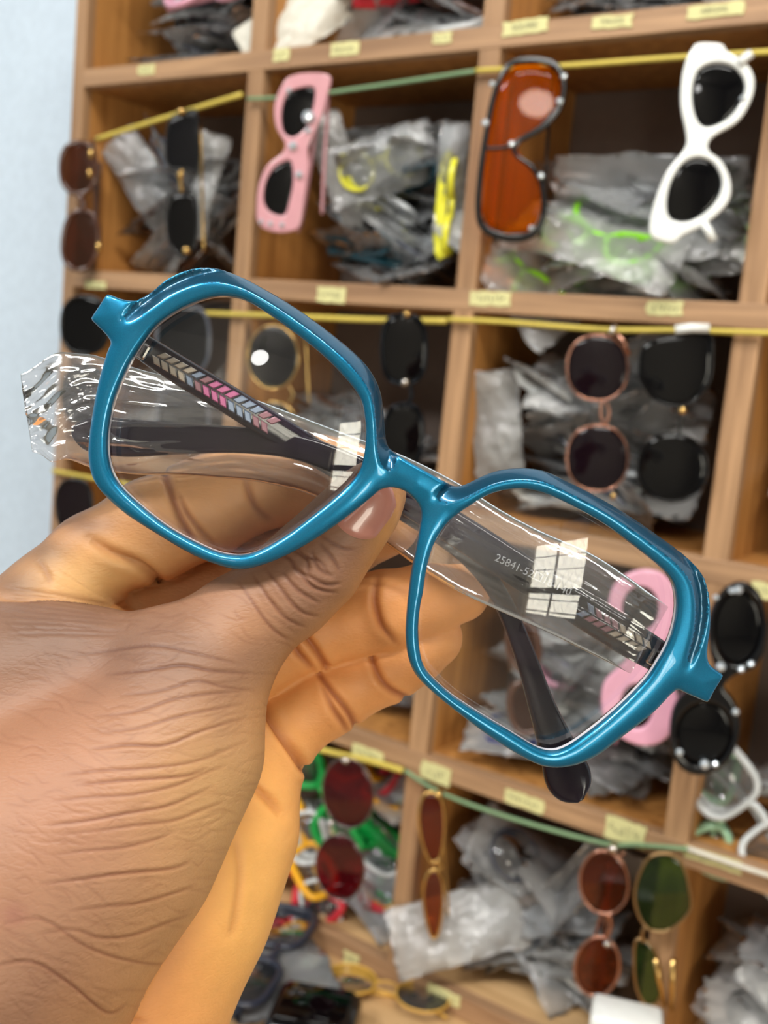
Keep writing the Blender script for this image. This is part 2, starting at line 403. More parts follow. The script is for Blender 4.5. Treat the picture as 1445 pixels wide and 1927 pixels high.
def ribbon(name, rows, thick, m, parent, up=None, sub=6, seg=14):
    R = catmull(rows, False, sub); P = np.array([camv(r[0], r[1], r[2]) for r in R]); V = []; Fq = []
    for i in range(len(R)):
        t = P[min(i+1, len(P)-1)]-P[max(i-1, 0)]; t /= np.linalg.norm(t)
        s = np.cross(t, [0, 0, 1.]); s /= np.linalg.norm(s); u = np.cross(s, t)
        hw = R[i][3]*R[i][2]/F_PX; th = thick*(R[i][4] if len(R[i]) > 4 else 1)
        for k in range(seg):
            a = 2*math.pi*k/seg; ca, sa = math.cos(a), math.sin(a)
            e = 0.6
            V.append(P[i]+s*hw*math.copysign(abs(ca)**e, ca)+u*th*math.copysign(abs(sa)**e, sa))
    n = len(R)
    for i in range(n-1):
        for k in range(seg):
            l = (k+1) % seg; Fq.append((i*seg+k, i*seg+l, (i+1)*seg+l, (i+1)*seg+k))
    Fq.append(tuple(range(seg))[::-1]); Fq.append(tuple((n-1)*seg+k for k in range(seg)))
    return cam_obj(name, V, Fq, m, parent)
tl = ribbon('temple', [(212,612,214,16),(268,652,216,24),(350,705,220,27),(430,752,224,27),(520,808,228,27),(620,868,231.5,25),(740,945,234,23),(830,1005,235,20),(895,1060,235,19),(945,1130,234,18),(985,1225,232.5,20),(1020,1330,230,26),(1050,1410,228,36),(1068,1460,227,44),(1082,1490,226.5,34),(1092,1507,226,8)], 1.5, M_temple, G)
tr = ribbon('temple', [(1318,1290,222.5,16),(1262,1250,222.5,28),(1180,1200,223,34),(1090,1143,224,34),(980,1075,226,33),(880,1010,228,32),(760,935,229,30),(660,880,229.5,27),(560,842,229,24),(450,828,228,25),(330,826,227,30),(240,824,226,36),(175,818,226,34),(146,812,226,18),(138,810,226,5)], 1.4, M_temple, G)
# silvery and pink woven inlay, set into the outer temple
def tile_strip(rows, n, cols, parent, name):
    R = catmull(rows, False, 20); R = resample(R, n, False); V = []; Fq = []; mi = []
    mats = [mat('inlay_silver', srgb(176, 164, 152), 0.35, metal=0.5), mat('inlay_pink', srgb(186, 92, 146), 0.35, metal=0.3), mat('inlay_blue', srgb(120, 134, 160), 0.35, metal=0.4), mat('inlay_rose', srgb(150, 104, 118), 0.4, metal=0.3)]
    for i in range(n-1):
        a = camv(*R[i][:3]); b = camv(*R[i+1][:3]); t = b-a; L = np.linalg.norm(t); t /= L
        s = np.cross(t, [0, 0, 1.]); s /= np.linalg.norm(s); w = R[i][3]*R[i][2]/F_PX
        for q in (0, 1):
            c = (a+b)/2+s*w*(0.52 if q else -0.52)+t*(L*0.45 if q else 0)
            base = len(V); sk = t*L*0.30*(1 if q else -1)
            for (du, dv) in ((-1, -1), (1, -1), (1, 1), (-1, 1)):
                V.append(c+t*L*0.40*du+s*w*0.44*dv+sk*dv)
            for (du, dv) in ((-1, -1), (1, -1), (1, 1), (-1, 1)):
                V.append(c+t*L*0.30*du+s*w*0.34*dv+sk*dv-np.array([0, 0, 0.22]))
            fs = [(4, 5, 6, 7), (0, 1, 5, 4), (1, 2, 6, 5), (2, 3, 7, 6), (3, 0, 4, 7)]
            for f in fs: Fq.append(tuple(base+k for k in f)); mi.append(cols[min(i, len(cols)-1)])
    o = cam_obj(name, V, Fq, mats, parent, False); o.data.polygons.foreach_set('material_index', mi); return o
tile_strip([(290,668,214.6,15),(350,703,218.2,17),(430,750,222.2,19),(510,800,226,18)], 15, [0, 0, 0, 0, 2, 3, 1, 1, 1, 2, 2, 2, 3, 3], tl, 'woven_inlay')
tile_strip([(1222,1222,220.6,14),(1180,1198,221.1,15),(1100,1148,221.9,16)], 9, [0, 0, 0, 0, 3, 3, 3, 2], tr, 'woven_inlay')
M_silver = mat('bright_metal', srgb(210, 205, 198), 0.18, metal=1.0)
M_gold = mat('gold_metal', srgb(212, 175, 110), 0.22, metal=1.0)
def cam_blob(name, px, py, Z, sx, sy, sz, m, parent, ang=0):
    bm = bmesh.new(); box_bm(bm, (0, 0, 0), (sx/1000, sy/1000, sz/1000), min(sx, sy, sz)/4000)
    bmesh.ops.transform(bm, matrix=Matrix.Translation((camv(px, py, Z)-GO)/1000) @ Matrix.Rotation(math.radians(ang), 4, 'Z'), verts=bm.verts)
    return bm_obj(name, bm, m, parent)
cam_blob('hinge', 262, 656, 215.6, 4.5, 3.4, 2.2, M_silver, G, 30)
cam_blob('hinge', 1236, 1240, 221.6, 4.5, 3.6, 2.4, M_silver, G, 30)
cam_blob('hinge', 216, 620, 215.4, 4, 3, 2.0, M_silver, G, 30)
cam_blob('hinge', 1300, 1284, 222, 4, 3, 2.0, M_silver, G, 30)
# lettering printed along the temple
def text_part(txt, size, mw, m, parent, name, ext=0.00003):
    c = bpy.data.curves.new('t', 'FONT'); c.body = txt; c.size = size; c.align_x = 'CENTER'; c.align_y = 'CENTER'; c.extrude = ext
    o = bpy.data.objects.new('t', c); COL.objects.link(o); dg = bpy.context.evaluated_depsgraph_get()
    me = bpy.data.meshes.new_from_object(o.evaluated_get(dg)); bpy.data.objects.remove(o); me.materials.clear()
    r = link(name, me, m, parent); r.matrix_local = mw; return r
M_print = mat('white_print', srgb(200, 204, 214), 0.5)
a = camv(935, 1050, 222.0); b = camv(1062, 1110, 221.5); tx = (b-a)/np.linalg.norm(b-a); nn = np.array([0, 0, -1.0]); nn = nn-tx*(tx@nn); nn /= np.linalg.norm(nn); ty = np.cross(nn, tx)
ctrp = (camv(1003, 1082, 221.8)-GO)/1000
mt = Matrix((tuple(tx)+(ctrp[0],), tuple(ty)+(ctrp[1],), tuple(nn)+(ctrp[2],), (0, 0, 0, 1)))
text_part('25841-52\u25a118-140', 0.0023, mt, M_print, tr, 'size_print')
# protective plastic sleeve over the nearer temple
def sleeve():
    rows = [(50,778,225,6,74),(86,771,225,6,92),(120,765,225,6,101),(155,768,226,6,104),(200,782,227,7,104),(270,797,228,7,96),(350,806,229,7,88),(430,820,230,6,82),(520,842,231,5,72),(620,875,231.5,5,66),(720,925,231,5,76),(820,985,230,5,86),(900,1035,228.5,6,88),(980,1075,227.5,6,86),(1070,1115,225.5,6,84),(1150,1160,223,5,78),(1222,1205,220.5,4,72)]
    R = catmull(rows, False, 16); P = np.array([camv(*r[:3]) for r in R]); seg = 150; V = []; Fq = []
    rng = np.random.RandomState(5); n = len(R)
    fold = [(rng.uniform(0, 1), rng.uniform(-1, 1), rng.uniform(0.02, 0.10), rng.uniform(-0.5, 0.5)) for _ in range(26)]
    ph = rng.uniform(0, 6.28, 12)
    for i in range(n):
        t = P[min(i+40, n-1)]-P[max(i-40, 0)]; t /= np.linalg.norm(t); s = np.cross(t, [0, 0, 1.]); s /= np.linalg.norm(s); u = np.cross(s, t)
        hw = R[i][4]*R[i][2]/F_PX; w = i/(n-1); th = 0.35+2.6*math.sin(min(1, w*5)*math.pi/2)**1.5*(1 if w < 0.96 else (1-w)/0.04)
        crum = max(0, 1-w/0.28); mid = max(0.0, 1-abs(w-0.3)/0.25)
        for k in range(seg):
            a = 2*math.pi*k/seg; ca, sa = math.cos(a), math.sin(a); v = ca
            d = 0; rt = min(1.0, max(0.3, 1.5-1.6*w))
            for (fx, fv, fw, sl) in fold[:26]:
                q = (v-fv-(w-fx)*sl*8); d += 0.55*rt*math.exp(-(q/fw)**2)*math.exp(-((w-fx)/0.22)**2)
            d += crum*(1.0*(1-2*abs(math.sin(3.2*v+14*w+ph[0])))+0.7*(1-2*abs(math.sin(-5*v+22*w+ph[1])))+0.16*math.sin(15*v+30*w+ph[2]))
            d += mid*0.5*(1-2*abs(math.sin(9*v-16*w+ph[3])))+0.55*rt*math.exp(-((v-0.45-0.2*math.sin(7*w))/0.07)**2)+0.45*rt*math.exp(-((v+0.25+0.3*math.sin(5*w+1))/0.06)**2)+0.35*math.exp(-((v+0.7-0.5*w)/0.05)**2)+0.05*math.sin(40*v+ph[5]+6*w)
            edge = 1-ca*ca
            wob = 1+0.05*crum*math.sin(50*w+3*math.copysign(1, ca))+0.02*math.sin(22*w)
            V.append(P[i]+s*hw*ca*wob+u*(math.copysign(abs(sa)**1.3, sa)*th+d*edge*0.8*math.copysign(1, sa)))
    for i in range(n-1):
        for k in range(seg):
            l = (k+1) % seg; Fq.append((i*seg+k, i*seg+l, (i+1)*seg+l, (i+1)*seg+k))
    Fq += [tuple(range(seg))[::-1]]
    org = P[len(P)//2]
    me = mesh_from((np.array(V)-org)/1000, Fq)
    o = link('plastic_sleeve', me, film('sleeve_film', (0.985, 0.985, 0.99), 0.075, (0.95, 0.95, 1.0), 0.09, 1.5, 0.08, 160, boost=2.3), None, True)
    o.matrix_world = CAMM @ Matrix.Translation(org/1000)
    tag(o, 'crinkled clear plastic sleeve slipped over a folded temple of the teal eyeglasses', 'plastic sleeve')
    return o
sleeve()
# ------------------------------------------------------------------ the hand (one continuous body)
HP = {}   # group -> list of round cones (a, ra, b, rb) in camera axes (mm)
def chain(g, pts, k=2.0):
    Q = [(camv(p[0], p[1], p[2]), p[3]*p[2]/F_PX) for p in pts]
    HP[g] = ([(Q[i][0], Q[i][1], Q[i+1][0], Q[i+1][1]) for i in range(len(Q)-1)], k)
chain('thumb', [(704,926,220.5,60),(680,958,221,67),(640,1005,221.5,75),(592,1062,222.0,86),(540,1112,221.5,88),(450,1182,219.5,96),(368,1262,217,112)], 3.0)
chain('thenar', [(352,1300,216,128),(318,1412,211,158),(170,1570,206,228),(-20,1720,203,300),(-300,2600,215,330)], 9.0)
chain('web', [(-60,1330,222,200),(120,1270,224,118),(300,1250,224,96)], 8.0)
chain('indexbase', [(-40,1330,236,200),(60,1200,238,118),(110,1130,238,98)], 5.0)
chain('index', [(100,1125,239,92),(175,1050,240,82),(290,995,242,94),(385,955,245,92),(450,922,247,87),(520,905,247.5,80),(600,896,246,74),(660,898,244,66)], 2.5)
chain('middle', [(200,1190,247,80),(360,1125,254,74),(500,1068,257,74),(640,1018,254,70),(728,985,250,62)], 2.5)
chain('ring', [(380,1300,241,80),(480,1240,241,78),(592,1182,241.5,77),(660,1167,242,73),(724,1152,242.5,76),(800,1130,243,66),(866,1116,243.5,55)], 2.5)
chain('little', [(400,1430,241,84),(515,1384,242,80),(558,1346,243,72),(612,1310,244,74),(665,1282,245,66),(722,1254,245.5,67),(770,1226,246,63),(812,1200,246,58)], 2.5)
chain('palm', [(180,1230,242,110),(330,1330,242,110),(462,1410,239,100)], 8.0)
chain('heel', [(455,1425,240,96),(408,1560,236,136),(320,1700,233,176),(190,1880,230,222),(-120,2600,228,290)], 9.0)
chain('palmfill', [(300,1500,238,150),(100,1400,236,180),(-100,1500,230,240)], 9.0)
def rcone(P, a, ra, b, rb):
    ba = b-a; l2 = ba@ba; rr = ra-rb; a2 = l2-rr*rr; il2 = 1/l2
    pa = P-a; y = pa@ba; z = y-l2
    x2 = ((pa*l2-y[:, None]*ba)**2).sum(1); y2 = y*y*l2; z2 = z*z*l2
    k = np.sign(rr)*rr*rr*x2
    r = (np.sqrt(x2*a2*il2)+y*rr)*il2-ra
    c1 = np.sign(z)*a2*z2 > k; c2 = np.sign(y)*a2*y2 < k
    r = np.where(c2, np.sqrt(x2+y2)*il2-ra, r); r = np.where(c1, np.sqrt(x2+z2)*il2-rb, r)
    return r
def group_sdf(P, g):
    prims, k = HP[g]; d = None
    for p in prims:
        q = rcone(P, *p); d = q if d is None else smin(d, q, k)
    return d
def hand_sdf(P, want=False):
    D = {g: group_sdf(P, g) for g in HP}
    back = smin(smin(D['palm'], D['heel'], 8), D['palmfill'], 8)
    back = smin(back, D['indexbase'], 7)
    d = smin(back, D['index'], 2.2)
    d = smin(d, D['middle'], 0.6)
    d = smin(d, D['ring'], 1.0); d = smin(d, D['little'], 0.9)
    th = smin(D['thumb'], D['thenar'], 9.0); th = smin(th, D['web'], 9)
    d = smin(d, th, 0.9)
    if want: return d, D
    return d
def build_hand():
    h = 1.1
    lo = np.array([-112.0, -26.0, 160.0]); hi = np.array([28.0, 165.0, 272.0])
    n = ((hi-lo)/h).astype(int)
    xs, ys, zs = [lo[i]+h*np.arange(n[i]) for i in range(3)]
    val = np.empty(n, np.float32)
    for i, x in enumerate(xs):
        Y, Z = np.meshgrid(ys, zs, indexing='ij')
        P = np.stack([np.full(Y.size, x), Y.ravel(), Z.ravel()], 1); val[i] = hand_sdf(P).reshape(Y.shape)
    val[0] = np.maximum(val[0], 0.5); val[-1] = 0.5; val[:, -1] = 0.5; val[:, 0] = 0.5; val[:, :, 0] = 0.5; val[:, :, -1] = 0.5
    V, Fq = surface_nets(val, lo, h)
    me = np_mesh(V, Fq); o = bpy.data.objects.new('h', me); COL.objects.link(o)
    md = o.modifiers.new('s', 'SUBSURF'); md.levels = 1; md.render_levels = 1
    dg = bpy.context.evaluated_depsgraph_get(); me2 = bpy.data.meshes.new_from_object(o.evaluated_get(dg)); bpy.data.objects.remove(o)
    nv = len(me2.vertices); V = np.empty(nv*3, np.float32); me2.vertices.foreach_get('co', V); V = V.reshape(-1, 3).astype(float)
    inside = (V[:, 0] > lo[0]+2*h) & (V[:, 1] < hi[1]-3*h)
    # settle on the surface and read its normal
    for it in range(2):
        d = hand_sdf(V); e = 0.15
        g = np.stack([hand_sdf(V+np.array(v)*e)-d for v in ((1, 0, 0), (0, 1, 0), (0, 0, 1))], 1)/e
        gn = np.linalg.norm(g, axis=1, keepdims=True); N = g/np.maximum(gn, 1e-6)
        if it == 0: V[inside] -= (N*np.clip(d, -0.5, 0.5)[:, None])[inside]
    me2.vertices.foreach_set('co', V.astype(np.float32).ravel()); me2.update()
    o = bpy.data.objects.new('h', me2); COL.objects.link(o); md = o.modifiers.new('s', 'SUBSURF'); md.levels = 1; md.render_levels = 1
    dg = bpy.context.evaluated_depsgraph_get(); me3 = bpy.data.meshes.new_from_object(o.evaluated_get(dg)); bpy.data.objects.remove(o)
    nv = len(me3.vertices); V = np.empty(nv*3, np.float32); me3.vertices.foreach_get('co', V); V = V.reshape(-1, 3).astype(float)
    N = np.empty(nv*3, np.float32); me3.vertices.foreach_get('normal', N); N = N.reshape(-1, 3).astype(float)
    if (N*(V-V.mean(0))).sum() < 0: N = -N
    vis = (N[:, 2] < 0.5) & (V[:, 1] < V[:, 2]*0.5) & (V[:, 0] > -V[:, 2]*0.4)
    D = {g: np.full(nv, 50.0) for g in HP}
    for g in HP: D[g][vis] = group_sdf(V[vis], g)
    D['heel'][~vis] = 0
    return me3, V, N, D
me_h, HV, HN, HD_ = build_hand()
names = list(HP); A = np.stack([HD_[g] for g in names]); grp = np.array(names)[A.argmin(0)]
dors = np.isin(grp, ['thumb', 'thenar', 'web'])
PX = HV[:, 0]/HV[:, 2]*F_PX+CX; PY = HV[:, 1]/HV[:, 2]*F_PX+CY
front = HN[:, 2] < 0.25
disp = np.zeros(len(HV)); pig = np.zeros(len(HV))     # crease depth (mm) and crease pigment
def pl_dist(poly, x, y):
    P = catmull(poly, False, 5); best = np.full(x.shape, 1e9); par = np.zeros(x.shape); n = len(P)-1
    for i in range(n):
        a, b = P[i], P[i+1]; e = b-a; t = np.clip(((x-a[0])*e[0]+(y-a[1])*e[1])/(e@e+1e-9), 0, 1)
        dd = np.hypot(x-a[0]-t*e[0], y-a[1]-t*e[1]); m = dd < best; best[m] = dd[m]; par[m] = ((i+t)/n)[m]
    return best, par
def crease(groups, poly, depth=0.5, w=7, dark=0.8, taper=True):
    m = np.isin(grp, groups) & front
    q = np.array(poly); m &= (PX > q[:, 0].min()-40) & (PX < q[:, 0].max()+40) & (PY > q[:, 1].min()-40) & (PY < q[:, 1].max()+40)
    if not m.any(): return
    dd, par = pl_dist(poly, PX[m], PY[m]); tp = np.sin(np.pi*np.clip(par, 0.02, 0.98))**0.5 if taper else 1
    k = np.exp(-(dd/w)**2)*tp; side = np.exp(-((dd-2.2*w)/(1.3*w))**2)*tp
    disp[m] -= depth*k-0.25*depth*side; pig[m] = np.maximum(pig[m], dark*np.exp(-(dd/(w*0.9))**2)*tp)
TH = ['thumb', 'thenar', 'web']
# finger joints
crease(['index'], [(308,888),(316,910),(332,953),(360,1011),(372,1040)], 0.9, 7, 1.0, False)
crease(['index'], [(336,930),(350,962),(375,996),(405,1026)], 0.7, 6, 0.9)
crease(['index'], [(461,900),(470,930),(485,960),(512,980)], 0.6, 7, 0.9)
crease(['index', 'indexbase'], [(168,1013),(210,1040),(266,1066),(302,1099),(316,1120)], 1.4, 9, 0.5)
crease(['indexbase', 'palm', 'palmfill', 'web', 'middle'], [(105,1058),(150,1088),(205,1118),(240,1143)], 0.6, 9, 0.4)
crease(['indexbase', 'palm', 'web', 'index'], [(70,1052),(90,1080),(95,1100)], 0.4, 8, 0.5)
crease(['ring'], [(566,1180),(575,1198),(595,1225),(613,1254)], 0.9, 7, 1.0, False)
crease(['ring'], [(550,1210),(562,1230),(588,1258)], 0.7, 7, 1.0)
crease(['ring'], [(710,1085),(705,1125),(712,1162),(722,1184),(748,1212)], 0.8, 7, 1.0)
crease(['little'], [(590,1250),(602,1270),(622,1298),(652,1336),(672,1370)], 0.7, 7, 1.0, False)
crease(['little'], [(606,1290),(626,1332),(646,1362),(655,1378)], 0.6, 7, 0.9)
crease(['little'], [(696,1222),(702,1248),(716,1278),(735,1298),(762,1312)], 0.7, 7, 1.0, False)
crease(['little', 'palm', 'heel', 'ring'], [(492,1322),(520,1370),(548,1410),(572,1446)], 1.3, 8, 0.8, False)
crease(['palm', 'heel', 'little'], [(466,1472),(500,1500),(532,1534)], 1.0, 9, 0.6)
crease(['heel'], [(440,1580),(450,1650),(440,1740),(430,1760)], 0.5, 9, 0.4)
crease(['heel'], [(215,1895),(240,1915),(280,1927)], 0.4, 8, 0.4)
# thumb knuckle
for p, d_ in (([(520,1040),(545,1052),(560,1075),(590,1090)], 0.55), ([(540,1030),(575,1050),(580,1080)], 0.45), ([(585,1035),(600,1070),(625,1085)], 0.5), ([(560,1070),(590,1105),(632,1115)], 0.6),
              ([(530,1075),(560,1110),(600,1135)], 0.5), ([(500,1070),(530,1110),(565,1150),(600,1160)], 0.45), ([(475,1080),(505,1125),(540,1165),(575,1180)], 0.4), ([(555,1020),(570,1045),(600,1055),(618,1080)], 0.4),
              ([(600,1020),(625,1050),(640,1075)], 0.35), ([(575,1080),(610,1100),(640,1098)], 0.5), ([(450,1095),(480,1140),(515,1185),(545,1205)], 0.28), ([(600,1005),(640,1030),(665,1035)], 0.25)):
    crease(['thumb'], p, d_*0.55, 3.6, 0.85)
# long curved folds from the thumb base towards the palm side, and the web
FOLD = [[(270,1262),(340,1252),(400,1262),(470,1268)], [(300,1300),(370,1282),(420,1292),(478,1300)], [(250,1340),(330,1315),(400,1305),(465,1300)], [(240,1402),(310,1402),(380,1375),(462,1350)],
        [(190,1450),(280,1445),(370,1432),(462,1395)], [(170,1500),(250,1495),(330,1478),(385,1455)], [(160,1545),(240,1530),(320,1515),(400,1480)], [(190,1562),(260,1552),(330,1543),(385,1522)],
        [(170,1600),(230,1595),(290,1580)], [(150,1655),(220,1645),(320,1635)], [(200,1706),(260,1700),(330,1680)], [(80,1730),(160,1780),(230,1805),(305,1815)], [(60,1810),(130,1850),(200,1905)],
        [(260,1370),(330,1350),(400,1335),(455,1325)], [(210,1225),(290,1215),(370,1230),(450,1250)], [(215,1470),(290,1465),(350,1460)], [(140,1750),(190,1765),(250,1760),(320,1735)]]
for i, p in enumerate(FOLD): p = [(p[0][0]-70, p[0][1]+8)]+p+([(p[-1][0]+38, p[-1][1]-14)] if p[-1][0] < 400 else []); crease(TH, p, 0.13 if i % 3 else 0.2, 3.6, 0.75 if i % 3 else 0.95)
rs = np.random.RandomState(3)
for i in range(420):          # fine skin lines on the back of the thumb and hand
    x = rs.uniform(10, 560); y = rs.uniform(1130, 1900); 
    a = -0.12+rs.normal(0, 0.2)+(0.5 if x < 200 else 0)+(0.6 if (x > 350 and y < 1260) else 0); L = rs.uniform(25, 95)
    c, s = math.cos(a), math.sin(a); b = rs.uniform(-12, 12)
    crease(TH, [(x-c*L/2, y-s*L/2), (x-s*b, y+c*b), (x+c*L/2, y+s*L/2)], rs.uniform(0.02, 0.05), rs.uniform(2.2, 3.4), rs.uniform(0.12, 0.34))
for i in range(9): crease(['web', 'thenar', 'indexbase'], [(20+rs.uniform(-20, 20), 1105+i*11), (110, 1120+i*9), (220+rs.uniform(-30, 30), 1140+i*7)], 0.22, 4, 0.3)
HV2 = HV+HN*disp[:, None]
me_h.vertices.foreach_set('co', ((HV2-camv(0, 1700, 215))/1000).astype(np.float32).ravel()); me_h.update()
# skin colour: brown back of the hand, lighter orange palm side
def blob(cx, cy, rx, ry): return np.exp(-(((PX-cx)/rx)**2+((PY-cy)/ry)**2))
def lin(r, g, b): return np.array(srgb(r, g, b)[:3])
palmc = lin(232, 158, 94); back = lin(148, 106, 80)
colr = np.where(dors[:, None], back, palmc); colr = np.where(np.isin(grp, ['index', 'indexbase', 'middle'])[:, None], lin(216, 158, 106), colr)
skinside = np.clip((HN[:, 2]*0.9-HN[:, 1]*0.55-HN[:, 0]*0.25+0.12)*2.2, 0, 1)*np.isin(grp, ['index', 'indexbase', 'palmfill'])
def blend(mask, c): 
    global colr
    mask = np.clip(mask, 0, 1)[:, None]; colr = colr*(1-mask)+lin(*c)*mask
# palm/back border is soft across the web and thumb edge
edge_pal = np.clip((HN[:, 0]*0.5+HN[:, 1]*0.25+0.15-(-HN[:, 2])*0.55)*2.0, 0, 1)*dors*front
blend(edge_pal*0.7, (206, 146, 92))
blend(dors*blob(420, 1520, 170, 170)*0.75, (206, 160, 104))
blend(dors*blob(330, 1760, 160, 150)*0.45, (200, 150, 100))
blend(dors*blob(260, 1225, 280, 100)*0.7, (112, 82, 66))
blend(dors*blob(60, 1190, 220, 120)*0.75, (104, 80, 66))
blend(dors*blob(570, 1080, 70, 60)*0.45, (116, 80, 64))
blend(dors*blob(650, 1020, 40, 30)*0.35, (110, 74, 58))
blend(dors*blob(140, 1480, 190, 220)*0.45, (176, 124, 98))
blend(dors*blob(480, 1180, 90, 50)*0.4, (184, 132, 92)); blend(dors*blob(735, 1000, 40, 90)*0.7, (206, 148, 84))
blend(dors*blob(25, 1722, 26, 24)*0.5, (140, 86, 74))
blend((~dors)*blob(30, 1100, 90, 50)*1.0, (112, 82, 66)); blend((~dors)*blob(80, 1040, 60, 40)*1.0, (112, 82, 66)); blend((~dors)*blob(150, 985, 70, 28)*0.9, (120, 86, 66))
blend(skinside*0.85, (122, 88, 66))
blend((~dors)*blob(190, 1095, 110, 55)*0.9, (232, 184, 122))
blend((~dors)*blob(480, 1680, 130, 300)*0.7, (250, 190, 104))
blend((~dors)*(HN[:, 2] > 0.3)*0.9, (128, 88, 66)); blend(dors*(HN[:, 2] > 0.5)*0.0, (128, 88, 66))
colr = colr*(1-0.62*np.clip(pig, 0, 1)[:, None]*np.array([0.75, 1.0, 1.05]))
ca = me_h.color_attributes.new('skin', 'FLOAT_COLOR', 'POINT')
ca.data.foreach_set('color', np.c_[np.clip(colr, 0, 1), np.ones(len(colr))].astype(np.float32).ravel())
M_skin = bpy.data.materials.new('skin'); M_skin.use_nodes = True
def _skin(m):
    nt = m.node_tree; N = nt.nodes; L = nt.links; b = N['Principled BSDF']
    at_ = N.new('ShaderNodeAttribute'); at_.attribute_name = 'skin'
    tc = N.new('ShaderNodeTexCoord'); nz = N.new('ShaderNodeTexNoise'); nz.inputs['Scale'].default_value = 120; nz.inputs['Detail'].default_value = 6
    mr = N.new('ShaderNodeMapRange'); mr.inputs[3].default_value = 0.86; mr.inputs[4].default_value = 1.14
    mu = N.new('ShaderNodeVectorMath'); mu.operation = 'SCALE'
    L.new(tc.outputs['Object'], nz.inputs[0]); L.new(nz.outputs[0], mr.inputs[0]); L.new(at_.outputs['Color'], mu.inputs[0]); L.new(mr.outputs[0], mu.inputs['Scale'])
    L.new(mu.outputs[0], b.inputs['Base Color'])
    b.inputs['Roughness'].default_value = 0.48; b.inputs['Specular IOR Level'].default_value = 0.4
    b.inputs['Subsurface Weight'].default_value = 0.12; b.inputs['Subsurface Scale'].default_value = 0.004; b.inputs['Subsurface Radius'].default_value = (1.0, 0.4, 0.2)
    vo = N.new('ShaderNodeTexVoronoi'); vo.feature = 'DISTANCE_TO_EDGE'; vo.inputs['Scale'].default_value = 900
    n2 = N.new('ShaderNodeTexNoise'); n2.inputs['Scale'].default_value = 260; n2.inputs['Detail'].default_value = 8; n2.inputs['Roughness'].default_value = 0.7
    mp = N.new('ShaderNodeMapping'); mp.inputs['Rotation'].default_value = (0, 0, 0.5); mp.inputs['Scale'].default_value = (0.55, 1.2, 1.0)
    L.new(tc.outputs['Object'], mp.inputs[0]); L.new(mp.outputs[0], vo.inputs[0]); L.new(mp.outputs[0], n2.inputs[0])
    ad = N.new('ShaderNodeMath'); ad.operation = 'ADD'; ml = N.new('ShaderNodeMath'); ml.operation = 'MULTIPLY'; ml.inputs[1].default_value = 0.6
    cl = N.new('ShaderNodeMath'); cl.operation = 'MINIMUM'; cl.inputs[1].default_value = 0.25
    L.new(vo.outputs[0], cl.inputs[0]); L.new(cl.outputs[0], ml.inputs[0]); L.new(ml.outputs[0], ad.inputs[0]); L.new(n2.outputs[0], ad.inputs[1])
    bp = N.new('ShaderNodeBump'); bp.inputs['Strength'].default_value = 0.4; bp.inputs['Distance'].default_value = 0.0004
    L.new(ad.outputs[0], bp.inputs['Height']); L.new(bp.outputs[0], b.inputs['Normal'])
_skin(M_skin)
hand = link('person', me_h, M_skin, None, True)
hand.matrix_world = CAMM @ Matrix.Translation(camv(0, 1700, 215)/1000)
tag(hand, "person's bare brown left hand holding up the teal eyeglasses by the folded temples", 'person')
# thumb nail: a thin curved plate lying on the thumb tip
def nail():
    c0 = np.array([684.0, 955.0]); ax = np.array([0.60, -0.80]); sd = np.array([0.80, 0.60]); V = []; nu, nv = 28, 30; Fq = []
    for i in range(nu):
        for j in range(nv):
            v = -1+2*j/(nv-1); u = -1+2*i/(nu-1)
            lo_ = -58+20*v*v*0.9+8*abs(v)**4; hi_ = 66-26*v*v
            L_ = lo_+(hi_-lo_)*(u+1)/2; p = c0+ax*L_+sd*(v*(52 if u < 0.4 else 52-8*(u-0.4)))
            # march the sight line to the skin
            dirv = np.array([(p[0]-CX)/F_PX, (p[1]-CY)/F_PX, 1.0]); Z = 205.0
            for _ in range(30):
                s = group_sdf((dirv*Z)[None, :], 'thumb')[0]; Z += s*0.9
                if s < 0.01 or Z > 226: break
            Z = min(Z, 224)
            rim = min(1, (1-abs(v))*5)*min(1, (1-abs(u))*6)
            V.append(dirv*(Z-0.05-0.42*rim**0.5))
    for i in range(nu-1):
        for j in range(nv-1): a = i*nv+j; Fq.append((a, a+1, a+nv+1, a+nv))
    og = camv(0, 1700, 215)
    o = cam_obj('thumb_nail', V, Fq, mat('nail_plate', srgb(186, 124, 108), 0.28, coat=0.4), hand, True, og)
    o['label'] = 'pinkish thumb nail'
    return o
nail()
# ------------------------------------------------------------------ rest of the room (behind the photographer)
def wallpiece(name, lo, hi, m): return struct(box(name, lo, hi, m))
M_wall2 = mat('side_wall_paint', srgb(196, 188, 176), 0.85)
WY0, WY1, WZ0, WZ1 = -2.76, -1.76, 0.44, 1.98
bm = bmesh.new()
for lo, hi in (((2.25, -3.6, 0), (2.40, WY0, 2.8)), ((2.25, WY1, 0), (2.40, 0.17, 2.8)), ((2.25, WY0, 0), (2.40, WY1, WZ0)), ((2.25, WY0, WZ1), (2.40, WY1, 2.8))):
    lo = Vector(lo); hi = Vector(hi); box_bm(bm, (lo+hi)/2, hi-lo)
struct(bm_obj('wall_right', bm, M_wall2))
struct(box('wall_front', (-2.6, -3.7, 0), (2.4, -3.6, 2.8), M_wall2))
struct(box('wall_left', (-2.7, -3.7, 0), (-2.6, 0.27, 2.8), M_wall))
struct(box('ceiling', (-2.6, -3.7, 2.8), (2.4, 0.27, 2.9), M_ceil))
win = struct(thing('window_1', None, None, (2.30, (WY0+WY1)/2, WZ0)))
bm = bmesh.new()
def wb(y0, y1, z0, z1, x0=-0.02, x1=0.02): box_bm(bm, ((x0+x1)/2, (y0+y1)/2-(WY0+WY1)/2, (z0+z1)/2-WZ0), (x1-x0, y1-y0, z1-z0))
